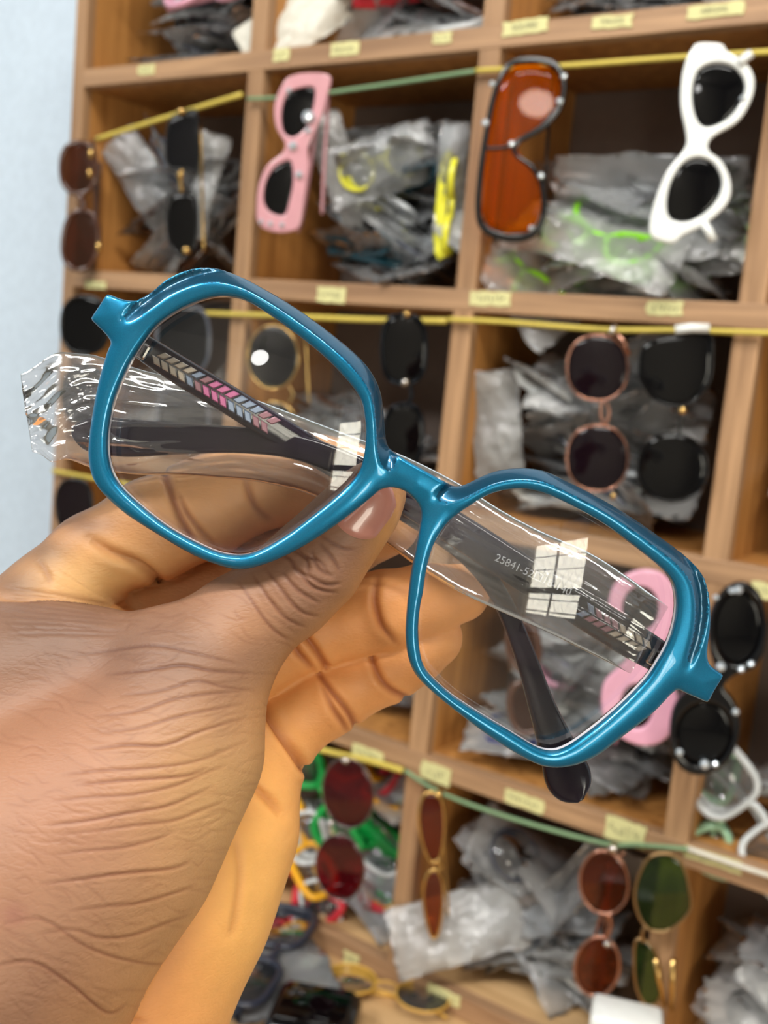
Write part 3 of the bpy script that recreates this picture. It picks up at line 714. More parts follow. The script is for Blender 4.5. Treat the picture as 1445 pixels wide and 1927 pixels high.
wb(WY0, WY0+0.014, WZ0, WZ1); wb(WY1-0.014, WY1, WZ0, WZ1); wb(WY0, WY1, WZ0, WZ0+0.014); wb(WY0, WY1, WZ1-0.014, WZ1)
wb((WY0+WY1)/2-0.009, (WY0+WY1)/2+0.009, WZ0, WZ1); wb(WY0, WY1, 1.02, 1.10)
for z in (0.78, 0.94, 1.34, 1.52, 1.74): wb(WY0, WY1, z-0.005, z+0.005)
bm_obj('window_frame', bm, mat('window_metal', srgb(60, 52, 46), 0.5, metal=0.3), win)
V = []; Fq = []
for k in range(15):          # wavy security bars
    y = -0.46+k*0.065; path = [(-0.04, y+0.022*math.sin(z*30+(k % 2)*math.pi), z) for z in np.arange(0.03, WZ1-WZ0-0.02, 0.02)]
    v, f = sweep(path, circ(0.002, 5), False, (1, 0, 0)); b0 = len(V); V += v; Fq += [tuple(i+b0 for i in q) for q in f]
link('security_grille', mesh_from(V, Fq), MATS['window_metal'], win)
lamp = thing('ceiling_lamp', 'round white ceiling lamp behind the photographer, mirrored in the left lens', 'lamp', (0.93, -3.2, 2.8))
bm = bmesh.new(); bmesh.ops.create_cone(bm, segments=32, radius1=0.05, radius2=0.05, depth=0.22, cap_ends=True, matrix=Matrix.Translation((0, 0, -0.111)))
bm_obj('stem', bm, M_silver, lamp)
bm = bmesh.new(); bmesh.ops.create_uvsphere(bm, u_segments=32, v_segments=16, radius=0.13, matrix=Matrix.Translation((0, 0, -0.30)) @ Matrix.Diagonal((1, 1, 0.75, 1)))
bm_obj('globe', bm, mat('lamp_glow', (1, 1, 1, 1), 0.5, emit=(1, 0.98, 0.95, 1), estr=22), lamp, True)

# ------------------------------------------------------------------ name stickers and their handwriting
M_tape = mat('masking_tape', srgb(214, 208, 150), 0.7)
M_ink = mat('pencil_ink', srgb(96, 92, 76), 0.7)
stick = [(275,131,-0.006,40,17,None,-8),(528,103,0,34,22,None,-7),(648,92,0,58,24,None,-6),(832,71,0,38,20,None,-4),(987,50,0,86,26,'SQUIRE',-4),(1152,40,0,74,22,'MALICE',-4),(1345,19,0,96,24,'ABIGAIL',-4),
 (180,536,0,50,14,None,0),(622,555,0,60,28,None,2),(922,562,0,78,26,None,2),(1252,580,0,62,26,None,3),(1436,1112,0,44,30,None,14),(690,1418,0,62,22,None,10),(820,1456,0,56,34,None,12),(985,1508,0,72,26,None,17),(1176,1566,0,72,44,None,14),(1342,1618,0,96,24,None,16),
 (660,1806,0,34,26,None,20),(835,1874,0,62,24,None,24)]
rs = np.random.RandomState(11)
for (px, py, _, w, hh, tx_, ang) in stick:
    p = at(px, py, -0.0018); sc = (p-CAM).dot(FWD)/F_PX; W_ = w*sc*1.12; H_ = min(hh*sc, 0.022)
    n = 10; up = [( -W_/2+W_*i/n, H_/2+rs.uniform(-0.0006, 0.0006)) for i in range(n+1)]; dn = [(W_/2-W_*i/n, -H_/2+rs.uniform(-0.0006, 0.0006)) for i in range(n+1)]
    out = up+[(W_/2+rs.uniform(-0.002, 0.002), 0)]+dn+[(-W_/2+rs.uniform(-0.002, 0.002), 0)]
    V = [(x, 0, z) for x, z in out]+[(x, 0.0009, z) for x, z in out]; m = len(out)
    Fq = [tuple(range(m)), tuple(range(m, 2*m))[::-1]]+[(i, i+m, (i+1) % m+m, (i+1) % m) for i in range(m)]
    o = link('name_sticker', mesh_from(V, Fq), M_tape, sh); o.location = p-sh.location+Vector((0, 0, 0)); o.rotation_euler = (0, -math.radians(rs.uniform(-2, 2)), 0)
    if tx_:
        text_part(tx_, H_*0.62, Matrix.Translation((0, -0.0002, 0)) @ Matrix.Rotation(math.pi/2, 4, 'X'), M_ink, o, 'handwriting')
    else:
        V = []; Fq = []; k = int(W_/0.0045); x = -W_*0.38
        for q in range(max(3, k)):
            pts = [(x+rs.uniform(-0.0008, 0.0026), -0.0003, H_*rs.uniform(-0.26, 0.26)) for _ in range(4)]
            v, f = sweep(pts, circ(0.00025, 4), False, (0, 1, 0)); b0 = len(V); V += v; Fq += [tuple(i+b0 for i in z) for z in f]; x += W_*0.78/max(3, k)
        link('handwriting', mesh_from(V, Fq), M_ink, o)

# ------------------------------------------------------------------ strings the sunglasses hang from
M_cord = mat('yellow_cord', srgb(206, 184, 84), 0.5)
M_cordg = mat('green_cord', srgb(120, 150, 112), 0.5)
def string(pts, m, label, r=0.0019, Y=-0.006):
    P = [at(x, y, Y) for x, y in pts]; o0 = P[0]
    Q = catmull([tuple(p-o0) for p in P], False, 6)
    o = tube('cord', Q, r, m, None, n=8); o.location = o0
    tag(o, label, 'cord'); return o
string([(182,262),(300,225),(455,178)], M_cord, 'yellow cord slanting across the leftmost cubby of the second row', 0.0026)
string([(466,186),(560,182),(680,166),(893,134)], M_cordg, 'pale cord across the second-row cubby behind the pink sunglasses', 0.0019)
string([(896,133),(1060,124),(1250,110),(1460,97)], M_cord, 'yellow cord across the cubby behind the white cat-eye sunglasses', 0.0022)
string([(120,588),(250,586),(400,590),(560,596),(700,602),(840,604)], M_cord, 'yellow cord behind the left lens, under the middle shelf board', 0.0026)
string([(844,601),(950,606),(1130,620),(1290,622),(1460,627)], M_cord, 'yellow cord carrying the two pairs of big round dark sunglasses', 0.0021)
string([(100,886),(170,899),(260,915),(420,940)], M_cord, 'yellow cord low on the left, just above the knuckle', 0.0026)
string([(560,1398),(620,1415),(700,1433),(758,1450)], M_cord, 'yellow cord above the burgundy sunglasses beside the hand', 0.0030)
string([(762,1450),(830,1492),(950,1536),(1130,1586),(1200,1590),(1300,1598)], M_cordg, 'green cord along the bottom row behind the orange oval sunglasses', 0.0019)
string([(1295,1597),(1380,1626),(1460,1652)], mat('white_cord', srgb(206, 200, 186), 0.5), 'white cord at the lower right edge, under the long sticker', 0.0022)

# ------------------------------------------------------------------ hanging sunglasses
def lensmat(name, tint, body, haze=0.5):
    return film(name, tint, haze, body, 0.03, 1.5, boost=1.0)
L_black = film('lens_black', (0.02, 0.02, 0.03), 0.7, srgb(12, 13, 18)[:3], 0.03, 1.5, boost=0.9)
L_dark = lensmat('lens_smoke', (0.10, 0.10, 0.13), srgb(24, 26, 34)[:3], 0.6)
L_purple = lensmat('lens_purple', (0.16, 0.10, 0.15), srgb(36, 22, 34)[:3], 0.55)
L_brown = lensmat('lens_brown', (0.42, 0.20, 0.09), srgb(90, 50, 28)[:3], 0.28)
L_orange = film('lens_orange', (0.98, 0.50, 0.03), 0.22, srgb(200, 104, 0)[:3], 0.03, 1.5, boost=0.4)
L_rust = lensmat('lens_rust', (0.70, 0.26, 0.08), srgb(120, 50, 14)[:3], 0.18)
L_red = lensmat('lens_burgundy', (0.55, 0.10, 0.12), srgb(120, 26, 36)[:3], 0.28)
L_green = lensmat('lens_green', (0.34, 0.50, 0.20), srgb(60, 90, 40)[:3], 0.18)
L_clear = film('lens_plain', (0.95, 0.96, 0.96), 0.05, (0.9, 0.92, 0.95), 0.05)
M_black = mat('black_acetate', srgb(9, 9, 12), 0.2, coat=0.25, spec=0.4)
M_tort = mat('tortoise_acetate', srgb(74, 40, 22), 0.2, coat=0.8)
M_pink = mat('pink_acetate', srgb(204, 148, 156), 0.25, coat=0.6)
M_pink2 = mat('bright_pink_acetate', srgb(228, 166, 190), 0.25, coat=0.6)
M_white = mat('white_acetate', srgb(236, 238, 236), 0.2, coat=0.7)
M_stone = mat('rhinestone', srgb(225, 235, 245), 0.05, metal=0.6)
def fan(P2, hfun, th=0.0012):
    """slightly domed closed plate from a 2-D outline"""
    P2 = resample(P2, 48); c = P2.mean(0); R = max(np.linalg.norm(P2-c, axis=1)); V = []; Fq = []; rg = 7; n = len(P2)
    for off in (0, -th):
        for k in range(rg+1):
            for p in P2:
                q = c+(p-c)*max(k/rg, 1e-3); d2 = ((q-c)**2).sum(); V.append((q[0], q[1], hfun+off+0.0014*(1-d2/R**2)))
    L = (rg+1)*n
    for s in (0, 1):
        for k in range(rg):
            for i in range(n):
                j = (i+1) % n; f = (s*L+k*n+i, s*L+k*n+j, s*L+(k+1)*n+j, s*L+(k+1)*n+i); Fq.append(f if not s else f[::-1])
    for i in range(n): j = (i+1) % n; Fq.append((rg*n+i, rg*n+j, L+rg*n+j, L+rg*n+i))
    return mesh_from(V, Fq)
def plate(outlines, holes, th, bev):
    cu = bpy.data.curves.new('p', 'CURVE'); cu.dimensions = '2D'; cu.fill_mode = 'BOTH'; cu.extrude = max(th/2-bev, 1e-5); cu.bevel_depth = bev; cu.bevel_resolution = 3
    cu.offset = -bev
    def area(P): return 0.5*np.sum(P[:, 0]*np.roll(P[:, 1], -1)-np.roll(P[:, 0], -1)*P[:, 1])
    for k, Q in enumerate(list(outlines)+list(holes)):
        Q = resample(Q, 90 if k < len(outlines) else 60)
        if (area(Q) > 0) != (k < len(outlines)): Q = Q[::-1]
        sp = cu.splines.new('POLY'); sp.points.add(len(Q)-1); sp.use_cyclic_u = True
        for i, q in enumerate(Q): sp.points[i].co = (q[0], q[1], 0, 1)
    o = bpy.data.objects.new('p', cu); COL.objects.link(o); dg = bpy.context.evaluated_depsgraph_get()
    me = bpy.data.meshes.new_from_object(o.evaluated_get(dg)); bpy.data.objects.remove(o); me.materials.clear(); return me
def ell(cx, cy, rx, ry, rot=0, n=24, p=1.0):
    out = []
    for k in range(n):
        a = 2*math.pi*k/n; c, s = math.cos(a), math.sin(a); x = rx*math.copysign(abs(c)**p, c); y = ry*math.copysign(abs(s)**p, s)
        r = math.radians(rot); out.append((cx+x*math.cos(r)-y*math.sin(r), cy+x*math.sin(r)+y*math.cos(r)))
    return out
def shades(name, label, ctr, Y, lenses, lens_m, frame_m, outline=None, holes=None, rim=0.0012, yaw=25, th=0.004, bridge=None, stones=(), temples=(), arm_r=0.0014, arm_m=None, stone_r=0.0028, group=None, lens_label=None, extra=()):
    o3 = at(ctr[0], ctr[1], Y); a = math.radians(yaw)
    nrm = Vector((math.sin(a), -math.cos(a), 0.0)); X = Vector((math.cos(a), math.sin(a), 0)); Yv = Vector((0, 0, 1))
    M = Matrix((X, Yv, nrm)).transposed().to_4x4(); M.translation = o3
    def L2(pts):
        out = []
        for (px, py) in pts:
            r = ray(px, py); t = (o3-CAM).dot(nrm)/r.dot(nrm); q = CAM+r*t-o3; out.append((q.dot(X), q.dot(Yv)))
        return np.array(out)
    G_ = thing(name, label, 'sunglasses', mw=M, group=group)
    for i, l in enumerate(lenses):
        P = L2(catmull(l, True, 4) if len(l) < 20 else l); lm = lens_m[i] if isinstance(lens_m, (list, tuple)) else lens_m
        link('lens', fan(P, 0.0), lm, G_, True)
        if outline is None:
            R = resample(P, 64); tube('rim', [(p[0], p[1], 0.0004) for p in R], rim, frame_m, G_, True, 8)
    if outline is not None:
        me = plate([L2(catmull(o_, True, 4)) for o_ in outline], [L2(catmull(h_, True, 4)) for h_ in (holes or lenses)], th, th*0.32)
        link('frame_front', me, frame_m, G_, True)
    if bridge:
        for b in bridge:
            P = L2(b); tube('bridge', catmull([(p[0], p[1], 0.001) for p in P], False, 5), rim*1.25, arm_m or frame_m, G_)
    for (p0, p1, back, w) in temples:      # an arm from one hinge, running behind the front
        P = L2([p0, p1]); d0 = -0.003; path = [(P[0][0], P[0][1], d0), (P[0][0]*0.98+P[1][0]*0.02, P[0][1]*0.98+P[1][1]*0.02, -back*0.7), (P[0][0]*0.75+P[1][0]*0.25, P[0][1]*0.75+P[1][1]*0.25, -back), (P[0][0]*0.3+P[1][0]*0.7, P[0][1]*0.3+P[1][1]*0.7, -back*1.05), (P[1][0], P[1][1], -back*1.25)]
        tube('temple', catmull(path, False, 5), arm_r, arm_m or frame_m, G_, r2=w, up=(0, 0, 1))
    for s in stones:
        P = L2([s[:2]])[0]; bm = bmesh.new(); r = s[2] if len(s) > 2 else stone_r
        bmesh.ops.create_icosphere(bm, subdivisions=2, radius=r, matrix=Matrix.Translation((P[0], P[1], th*0.5+r*0.2)))
        bm_obj('rhinestone' if stone_r > 0.002 else 'rivet', bm, M_stone, G_)
    for (nm, pts, r, m_) in extra:
        P = L2(pts); tube(nm, [(p[0], p[1], 0.003) for p in P], r, m_, G_)
    return G_, L2
Yh = -0.020
shades('sunglasses', 'brown tortoiseshell sunglasses hanging over the left edge of the shelf', (150,390), Yh, [ell(148,316,33,48,0,16,0.85), ell(152,452,33,56,6,16,0.85)], L_brown, M_tort, rim=0.0026, yaw=35,
       bridge=[[(150,366),(158,382),(152,396)]], temples=[((172,268),(176,480),0.012,0.004), ((172,505),(178,300),0.018,0.004)], extra=[('hinge', [(172,280),(173,300)], 0.003, M_gold), ('hinge', [(170,318),(171,336)], 0.0028, M_gold), ('hinge', [(186,455),(188,475)], 0.003, M_gold)])
shades('sunglasses', 'black and gold sunglasses on the slanting cord in the leftmost second-row cubby', (343,350), Yh, [[(318,232),(345,214),(371,216),(372,320),(350,318),(316,312)], [(322,372),(345,362),(366,372),(371,420),(366,468),(345,486),(322,460),(315,415)]], [L_dark, L_black], M_black, rim=0.0016, yaw=30,
       bridge=[[(343,320),(340,335),(343,362)]], arm_m=M_gold, temples=[((370,225),(374,470),0.016,0.0012)], extra=[('hinge', [(343,206),(344,217)], 0.004, M_gold), ('hinge', [(341,326),(342,336)], 0.0035, M_gold), ('hinge', [(352,466),(353,478)], 0.004, M_gold)])
pk = shades('sunglasses', 'pale pink sunglasses with rhinestones hanging in the second row', (552,290), Yh,
       [[(590,165),(592,190),(580,235),(555,258),(535,250),(530,215),(540,180),(560,168)], [(548,305),(552,340),(545,380),(535,405),(510,400),(497,380),(500,345),(515,318),(535,305)]], L_black, M_pink,
       outline=[[(545,145),(575,138),(622,143),(617,180),(608,215),(590,255),(580,280),(582,310),(578,340),(570,400),(560,432),(520,438),(487,422),(484,380),(490,340),(505,310),(530,290),(538,272),(522,245),(516,210),(522,180),(535,155)]],
       yaw=28, th=0.005, stones=[(545,172,.0025),(582,222,.006),(581,247,.0028),(553,276,.004),(564,330,.0035),(493,418,.0022),(510,422,.0025),(532,424,.0025)], temples=[((616,150),(602,400),0.010,0.006), ((560,425),(596,190),0.016,0.006)])
shades('sunglasses', 'black shield sunglasses with one big orange lens, hanging before the upright', (978,280), Yh,
       [[(945,150),(965,124),(1003,119),(1040,127),(1055,150),(1055,180),(1043,208),(1012,238),(972,262),(962,275),(967,294),(998,318),(1015,348),(1019,390),(1010,424),(990,438),(950,439),(916,425),(906,398),(911,322),(925,228),(936,175)]], L_orange, M_black,
       outline=[[(943,135),(963,112),(1003,106),(1043,114),(1063,140),(1066,175),(1055,210),(1023,245),(980,270),(974,290),(1003,310),(1024,345),(1030,390),(1021,430),(993,453),(948,455),(908,437),(894,400),(899,320),(914,225),(927,170)]],
       yaw=25, th=0.005, bridge=[[(915,280),(940,279),(966,276)]], stone_r=0.0019, stones=[(927,160,.0026),(914,233,.003),(1061,146,.0026),(1053,193,.003),(963,272,.0026),(1018,332,.0026),(1000,430,.0022)], temples=[((1040,122),(1015,440),0.02,0.004), ((930,448),(960,150),0.014,0.004)])
shades('sunglasses', 'white cat-eye sunglasses with black lenses hanging at the upper right', (1320,272), -0.035,
       [[(1313,135),(1343,120),(1378,127),(1400,155),(1395,190),(1368,225),(1328,241),(1308,220),(1302,175)], [(1283,310),(1313,297),(1343,310),(1358,345),(1343,385),(1303,415),(1268,416),(1254,395),(1260,350)]], L_black, M_white,
       outline=[[(1300,95),(1313,82),(1358,84),(1368,98),(1398,115),(1418,145),(1415,185),(1388,230),(1343,257),(1333,270),(1333,285),(1358,305),(1375,345),(1368,385),(1323,425),(1283,445),(1268,459),(1233,452),(1221,435),(1228,390),(1253,325),(1288,280),(1290,250),(1280,200),(1282,150),(1290,115)]],
       yaw=25, th=0.006, stones=[(1395,187,.0018)], stone_r=0.0019, extra=[('temple', [(1388,122),(1400,112),(1412,103)], 0.0032, M_white), ('temple', [(1322,420),(1334,438),(1342,454)], 0.0030, M_white)])
shades('sunglasses', 'black sunglasses hanging behind the left end of the plastic sleeve', (160,660), Yh, [ell(160,612,44,54,0,16,0.8), ell(160,742,42,54,0,16,0.8)], L_black, M_black, rim=0.002, yaw=25, bridge=[[(160,664),(165,676),(160,690)]])
shades('sunglasses', 'dark grey sunglasses seen through the upper part of the left lens', (345,690), Yh, [ell(345,640,50,66,0,16,0.75), ell(345,790,48,60,0,16,0.75)], L_dark, mat('grey_acetate', srgb(70, 74, 86), 0.2, coat=0.6), rim=0.002, yaw=25, bridge=[[(345,704),(352,716),(345,730)]])
shades('sunglasses', 'gold-rimmed round sunglasses seen through the middle of the left lens', (516,700), Yh, [ell(514,672,48,60), ell(516,812,46,56)], L_dark, M_gold, rim=0.0011, yaw=20, bridge=[[(545,728),(552,742),(545,758)]], temples=[((566,625),(572,760),0.012,0.001)])
shades('sunglasses', 'small black sunglasses hanging just right of the left rim', (760,740), Yh, [ell(760,657,42,66,0,16,0.75), ell(758,822,38,62,4,16,0.8)], L_black, mat('black_metal', srgb(24, 28, 34), 0.2, metal=0.8), rim=0.0016, yaw=28, bridge=[[(770,722),(775,742),(768,762)]], extra=[('hinge', [(765,586),(768,596)], 0.003, M_gold), ('hinge', [(762,714),(764,724)], 0.0035, M_silver)])
shades('sunglasses', 'round purple-tinted sunglasses with gold bridge under the middle shelf board', (1128,775), Yh, [ell(1124,692,58,62,0,20,0.9), ell(1124,862,58,62,0,20,0.9)], L_purple, mat('rose_gold_metal', srgb(190, 140, 120), 0.25, metal=1.0), rim=0.0009, yaw=22,
       bridge=[[(1135,754),(1130,762),(1132,790),(1140,800)],[(1141,756),(1146,776),(1141,798)]], extra=[('hinge', [(1148,620),(1158,624)], 0.0045, M_silver), ('temple', [(1160,626),(1175,645),(1184,668)], 0.0016, mat('rose_gold_metal', srgb(190, 140, 120), 0.25, metal=1.0)), ('hinge', [(1150,930),(1158,934)], 0.003, M_gold)])
shades('sunglasses', 'large round black sunglasses hung by a white clip on the cord', (1270,785), Yh, [[(1270,632),(1335,628),(1340,680),(1334,720),(1305,755),(1270,764),(1232,752),(1205,715),(1202,680),(1215,645)], ell(1264,880,67,65,0,20,0.95)], L_black, M_black, rim=0.0009, yaw=22,
       bridge=[[(1284,762),(1280,778),(1280,800),(1278,816)]], extra=[('clip', [(1270,621),(1300,617),(1334,618)], 0.0034, M_white), ('hinge', [(1283,766),(1285,778)], 0.003, M_gold)])
shades('sunglasses', 'dark sunglasses low on the left between shelf edge and knuckle', (140,960), Yh, [ell(140,950,34,48,0,16,0.8), ell(140,1075,34,48,0,16,0.8)], L_purple, M_black, rim=0.002, yaw=30, bridge=[[(140,998),(146,1012),(140,1026)]])
shades('sunglasses', 'chunky pink round sunglasses seen through the right lens', (1200,1240), -0.03, [ell(1205,1145,34,42,0), ell(1198,1328,30,42,0)], L_black, M_pink2,
       outline=[[(1150,1110),(1175,1082),(1215,1070),(1252,1082),(1276,1120),(1280,1165),(1264,1212),(1236,1236),(1250,1256),(1270,1290),(1276,1340),(1258,1384),(1225,1402),(1185,1396),(1150,1370),(1132,1330),(1135,1285),(1162,1256),(1180,1236),(1160,1210),(1142,1170)]], yaw=22, th=0.007)
shades('sunglasses', 'glossy black oval sunglasses hanging right of the teal frame', (1350,1280), -0.04, [ell(1388,1180,44,70,3), ell(1325,1380,52,60,8)], L_black, M_black,
       outline=[[(1345,1130),(1368,1102),(1400,1094),(1430,1118),(1442,1165),(1438,1220),(1418,1256),(1385,1268),(1362,1290),(1380,1315),(1392,1350),(1386,1400),(1362,1440),(1320,1458),(1282,1446),(1262,1410),(1260,1360),(1272,1318),(1300,1292),(1335,1280),(1345,1262),(1334,1220),(1332,1170)]], yaw=22, th=0.008, stone_r=0.0019,
       stones=[(1388,1108,.003),(1376,1110,.0022),(1346,1122,.0022),(1355,1252,.0032),(1393,1256,.0025),(1412,1246,.0022),(1383,1336,.0025),(1278,1412,.0026),(1325,1434,.0034),(1345,1434,.0022)])
shades('sunglasses', 'tortoiseshell sunglasses glimpsed through the right lens behind the curved temple tip', (985,1285), -0.012, [ell(985,1215,28,46,-8,16,0.85), ell(988,1332,28,48,-8,16,0.85)], L_brown, M_tort, rim=0.003, yaw=30, bridge=[[(985,1260),(990,1272),(988,1286)]])
shades('sunglasses', 'rimless burgundy sunglasses on the yellow cord beside the hand', (650,1560), Yh, [ell(655,1492,48,66,-8), ell(640,1632,46,62,-6)], L_red, mat('thin_grey_metal', srgb(150, 140, 140), 0.25, metal=1), rim=0.0007, yaw=25, bridge=[[(664,1556),(655,1562),(648,1572)]], extra=[('hinge', [(652,1424),(652,1432)], 0.0042, M_silver), ('hinge', [(622,1546),(628,1548)], 0.004, M_silver)])
shades('sunglasses', 'gold and brown sunglasses hanging edge-on left of the bottom middle cubby', (815,1620), Yh, [[(795,1500),(815,1490),(832,1510),(836,1560),(828,1610),(812,1622),(796,1590),(788,1540)], [(802,1650),(818,1636),(832,1660),(832,1710),(824,1756),(812,1762),(800,1720),(796,1680)]], L_rust, M_gold, rim=0.0014, yaw=40, bridge=[[(822,1616),(830,1628),(822,1640)]], temples=[((832,1500),(848,1740),0.012,0.002)], extra=[('hinge', [(822,1488),(826,1496)], 0.004, M_gold)])
shades('sunglasses', 'gold-rimmed sunglasses with orange-brown oval lenses in the bottom row', (1132,1735), Yh, [ell(1137,1660,46,60,-6), ell(1124,1818,42,56,8)], L_rust, mat('rose_gold_metal', srgb(190, 140, 120), 0.25, metal=1.0), rim=0.0013, yaw=22,
       bridge=[[(1146,1718),(1150,1740),(1142,1764)]], temples=[((1172,1612),(1100,1845),0.02,0.002), ((1130,1870),(1148,1640),0.012,0.002)], extra=[('hinge', [(1152,1588),(1156,1598)], 0.0040, M_silver), ('hinge', [(1140,1768),(1144,1774)], 0.0035, M_silver)])
shades('sunglasses', 'gold hexagonal sunglasses with green lenses in the bottom row', (1245,1745), Yh, [[(1222,1612),(1278,1616),(1300,1690),(1292,1722),(1252,1752),(1212,1740),(1194,1680)], [(1196,1770),(1226,1780),(1244,1830),(1240,1880),(1216,1890),(1196,1850)]], L_green, mat('antique_gold', srgb(170, 140, 100), 0.28, metal=1), rim=0.0011, yaw=24,
       bridge=[[(1212,1745),(1208,1756),(1210,1772)]], extra=[('temple', [(1232,1800),(1240,1840),(1250,1888)], 0.0022, M_gold), ('temple', [(1266,1802),(1264,1850),(1262,1896)], 0.0024, M_gold)])
# ------------------------------------------------------------------ pouches and bagged glasses heaped in the cubbies
from mathutils import noise
def pouch_mesh(seed, Lx=0.150, Ly=0.060, th=0.011):
    nx, ny = 26, 14; V = []; Fq = []; nv = (nx+1)*(ny+1); off = Vector((seed*7.3, seed*3.1, 0))
    for s in (1, -1):
        for i in range(nx+1):
            for j in range(ny+1):
                u = -1+2*i/nx; v = -1+2*j/ny; e = (1-abs(u)**4)*(1-abs(v)**3)
                p = Vector((u*3, v*1.6, s*0.4))+off
                n1 = noise.noise(p*1.3); n2 = 1-abs(noise.noise(p*2.7))*2; n3 = 1-abs(noise.noise(p*6))*2
                z = s*th*0.5*e*(0.75+0.5*n1)+0.0045*(n2-0.4)*(0.3+0.7*e)+0.0016*n3+0.010*noise.noise(Vector((u*0.9, v*0.5, seed)))
                x = u*Lx/2*(1+0.04*noise.noise(Vector((v*3, seed, 1)))); y = v*Ly/2*(1+0.10*noise.noise(Vector((u*3, seed, 5))))
                V.append((x, y, z))
    for s in (0, 1):
        for i in range(nx):
            for j in range(ny):
                a = s*nv+i*(ny+1)+j; f = (a, a+ny+1, a+ny+2, a+1); Fq.append(f if s == 0 else f[::-1])
    ring = [i*(ny+1) for i in range(nx+1)]+[nx*(ny+1)+j for j in range(1, ny+1)]+[i*(ny+1)+ny for i in range(nx-1, -1, -1)]+[j for j in range(ny-1, 0, -1)]
    for k in range(len(ring)): a, b = ring[k], ring[(k+1) % len(ring)]; Fq.append((a, a+nv, b+nv, b))
    return mesh_from(V, Fq)
M_pouch = film('pouch_film', (0.97, 0.98, 0.99), 0.28, (0.92, 0.94, 0.97), 0.14, 1.5, 0.5, 130, boost=1.5)
M_pouchw = film('pouch_film_milky', (0.96, 0.96, 0.96), 0.42, (0.90, 0.90, 0.89), 0.18, 1.5, 0.5, 130, boost=1.4)
PM = [pouch_mesh(k) for k in range(6)]
for k, me in enumerate(PM): me.materials.append(M_pouchw if k % 3 == 2 else M_pouch); me.polygons.foreach_set('use_smooth', [True]*len(me.polygons))
def glasses_meshes(shape, rim):
    cx_ = 0.033; lens = {'round': ell(0, 0, 0.0235, 0.0225, 0, 20), 'square': ell(0, 0, 0.0245, 0.0185, 0, 20, 0.6), 'cat': [(-0.022, 0.004), (-0.012, 0.015), (0.012, 0.018), (0.027, 0.019), (0.024, -0.004), (0.010, -0.016), (-0.010, -0.017)]}[shape]
    V = []; Fq = []; LV = []; LF = []
    def add(v, f):
        b0 = len(V); V.extend(v); Fq.extend([tuple(i+b0 for i in q) for q in f])
    for s in (1, -1):
        P = resample(catmull(lens, True, 3), 36)*np.array([s, 1])+np.array([s*cx_, 0])
        add(*sweep([(p[0], p[1], 0) for p in P], circ(rim, 7, rim*1.3), True))
        b0 = len(LV); LV.extend([(p[0], p[1], 0.0) for p in P]); LV.extend([(p[0], p[1], -0.001) for p in P]); n = len(P)
        LF.append(tuple(b0+i for i in range(n))); LF.append(tuple(b0+n+i for i in range(n))[::-1]); LF.extend([(b0+i, b0+n+i, b0+n+(i+1) % n, b0+(i+1) % n) for i in range(n)])
    add(*sweep([(-0.011, 0.004, 0), (-0.004, 0.0075, 0.001), (0.004, 0.0075, 0.001), (0.011, 0.004, 0)], circ(rim, 7)))
    fr = mesh_from(V, Fq); ln = mesh_from(LV, LF); T = []
    for s in (1, -1):
        v, f = sweep([(s*0.058, 0.008, 0), (s*0.062, 0.008, -0.004), (s*0.055, 0.007, -0.007-0.002*(s > 0)), (0, 0.004, -0.0075-0.0025*(s > 0)), (-s*0.04, -0.001, -0.0075-0.0025*(s > 0)), (-s*0.058, -0.012, -0.007)], circ(rim*0.8, 6, rim*1.8))
        T.append(mesh_from(v, f))
    for me in [fr, ln]+T: me.polygons.foreach_set('use_smooth', [True]*len(me.polygons))
    return fr, ln, T
PROTO = {}
def bagged_proto(kind, shape, rim, m, lm):
    t = thing('eyeglasses', 'x', 'eyeglasses'); fr, ln, T = glasses_meshes(shape, rim)
    for me in [fr]+T: me.materials.append(m)
    ln.materials.append(lm); link('frame_front', fr, None, t); link('lens', ln, None, t)
    for q in T: link('temple', q, None, t)
    PROTO[kind] = t
NEON = mat('neon_green_acetate', srgb(140, 220, 30), 0.25); YEL = mat('yellow_acetate', srgb(226, 222, 60), 0.3)
bagged_proto('black', 'square', 0.0018, M_black, L_clear)
bagged_proto('grey', 'round', 0.0013, mat('grey_acetate', srgb(70, 74, 86), 0.2), L_clear)
bagged_proto('clear', 'square', 0.0024, mat('crystal_acetate', srgb(206, 210, 212), 0.15, coat=0.6), L_clear)
bagged_proto('neon green', 'cat', 0.0032, NEON, L_clear)
bagged_proto('yellow', 'round', 0.0022, YEL, L_clear)
bagged_proto('mint', 'cat', 0.0045, mat('mint_acetate', srgb(170, 215, 180), 0.3), L_clear)
bagged_proto('pink', 'round', 0.0030, M_pink2, L_clear)
bagged_proto('red', 'cat', 0.0040, mat('red_acetate', srgb(214, 50, 64), 0.3), L_clear)
bagged_proto('bright green', 'cat', 0.0042, mat('bright_green_acetate', srgb(20, 160, 70), 0.3), L_clear)
bagged_proto('orange', 'square', 0.0040, mat('orange_acetate', srgb(235, 170, 30), 0.3), L_clear)
bagged_proto('teal', 'cat', 0.0026, mat('teal_dark_acetate', srgb(24, 70, 84), 0.2), L_dark)
bagged_proto('navy', 'square', 0.0028, mat('navy_acetate', srgb(40, 50, 110), 0.2), L_dark)
bagged_proto('brown', 'square', 0.0024, M_tort, L_brown)
USED = set()
def put_glasses(kind, M, label, group):
    p = PROTO[kind]; r = p.copy(); COL.objects.link(r); r.matrix_world = M; tag(r, label, 'eyeglasses', group)
    for ch in [c for c in COL.objects if c.parent is p]:
        c = ch.copy(); COL.objects.link(c); c.parent = r
    return r
rs = np.random.RandomState(21)
LEVEL = ('bottom', 'low', 'middle', 'high', 'topmost')
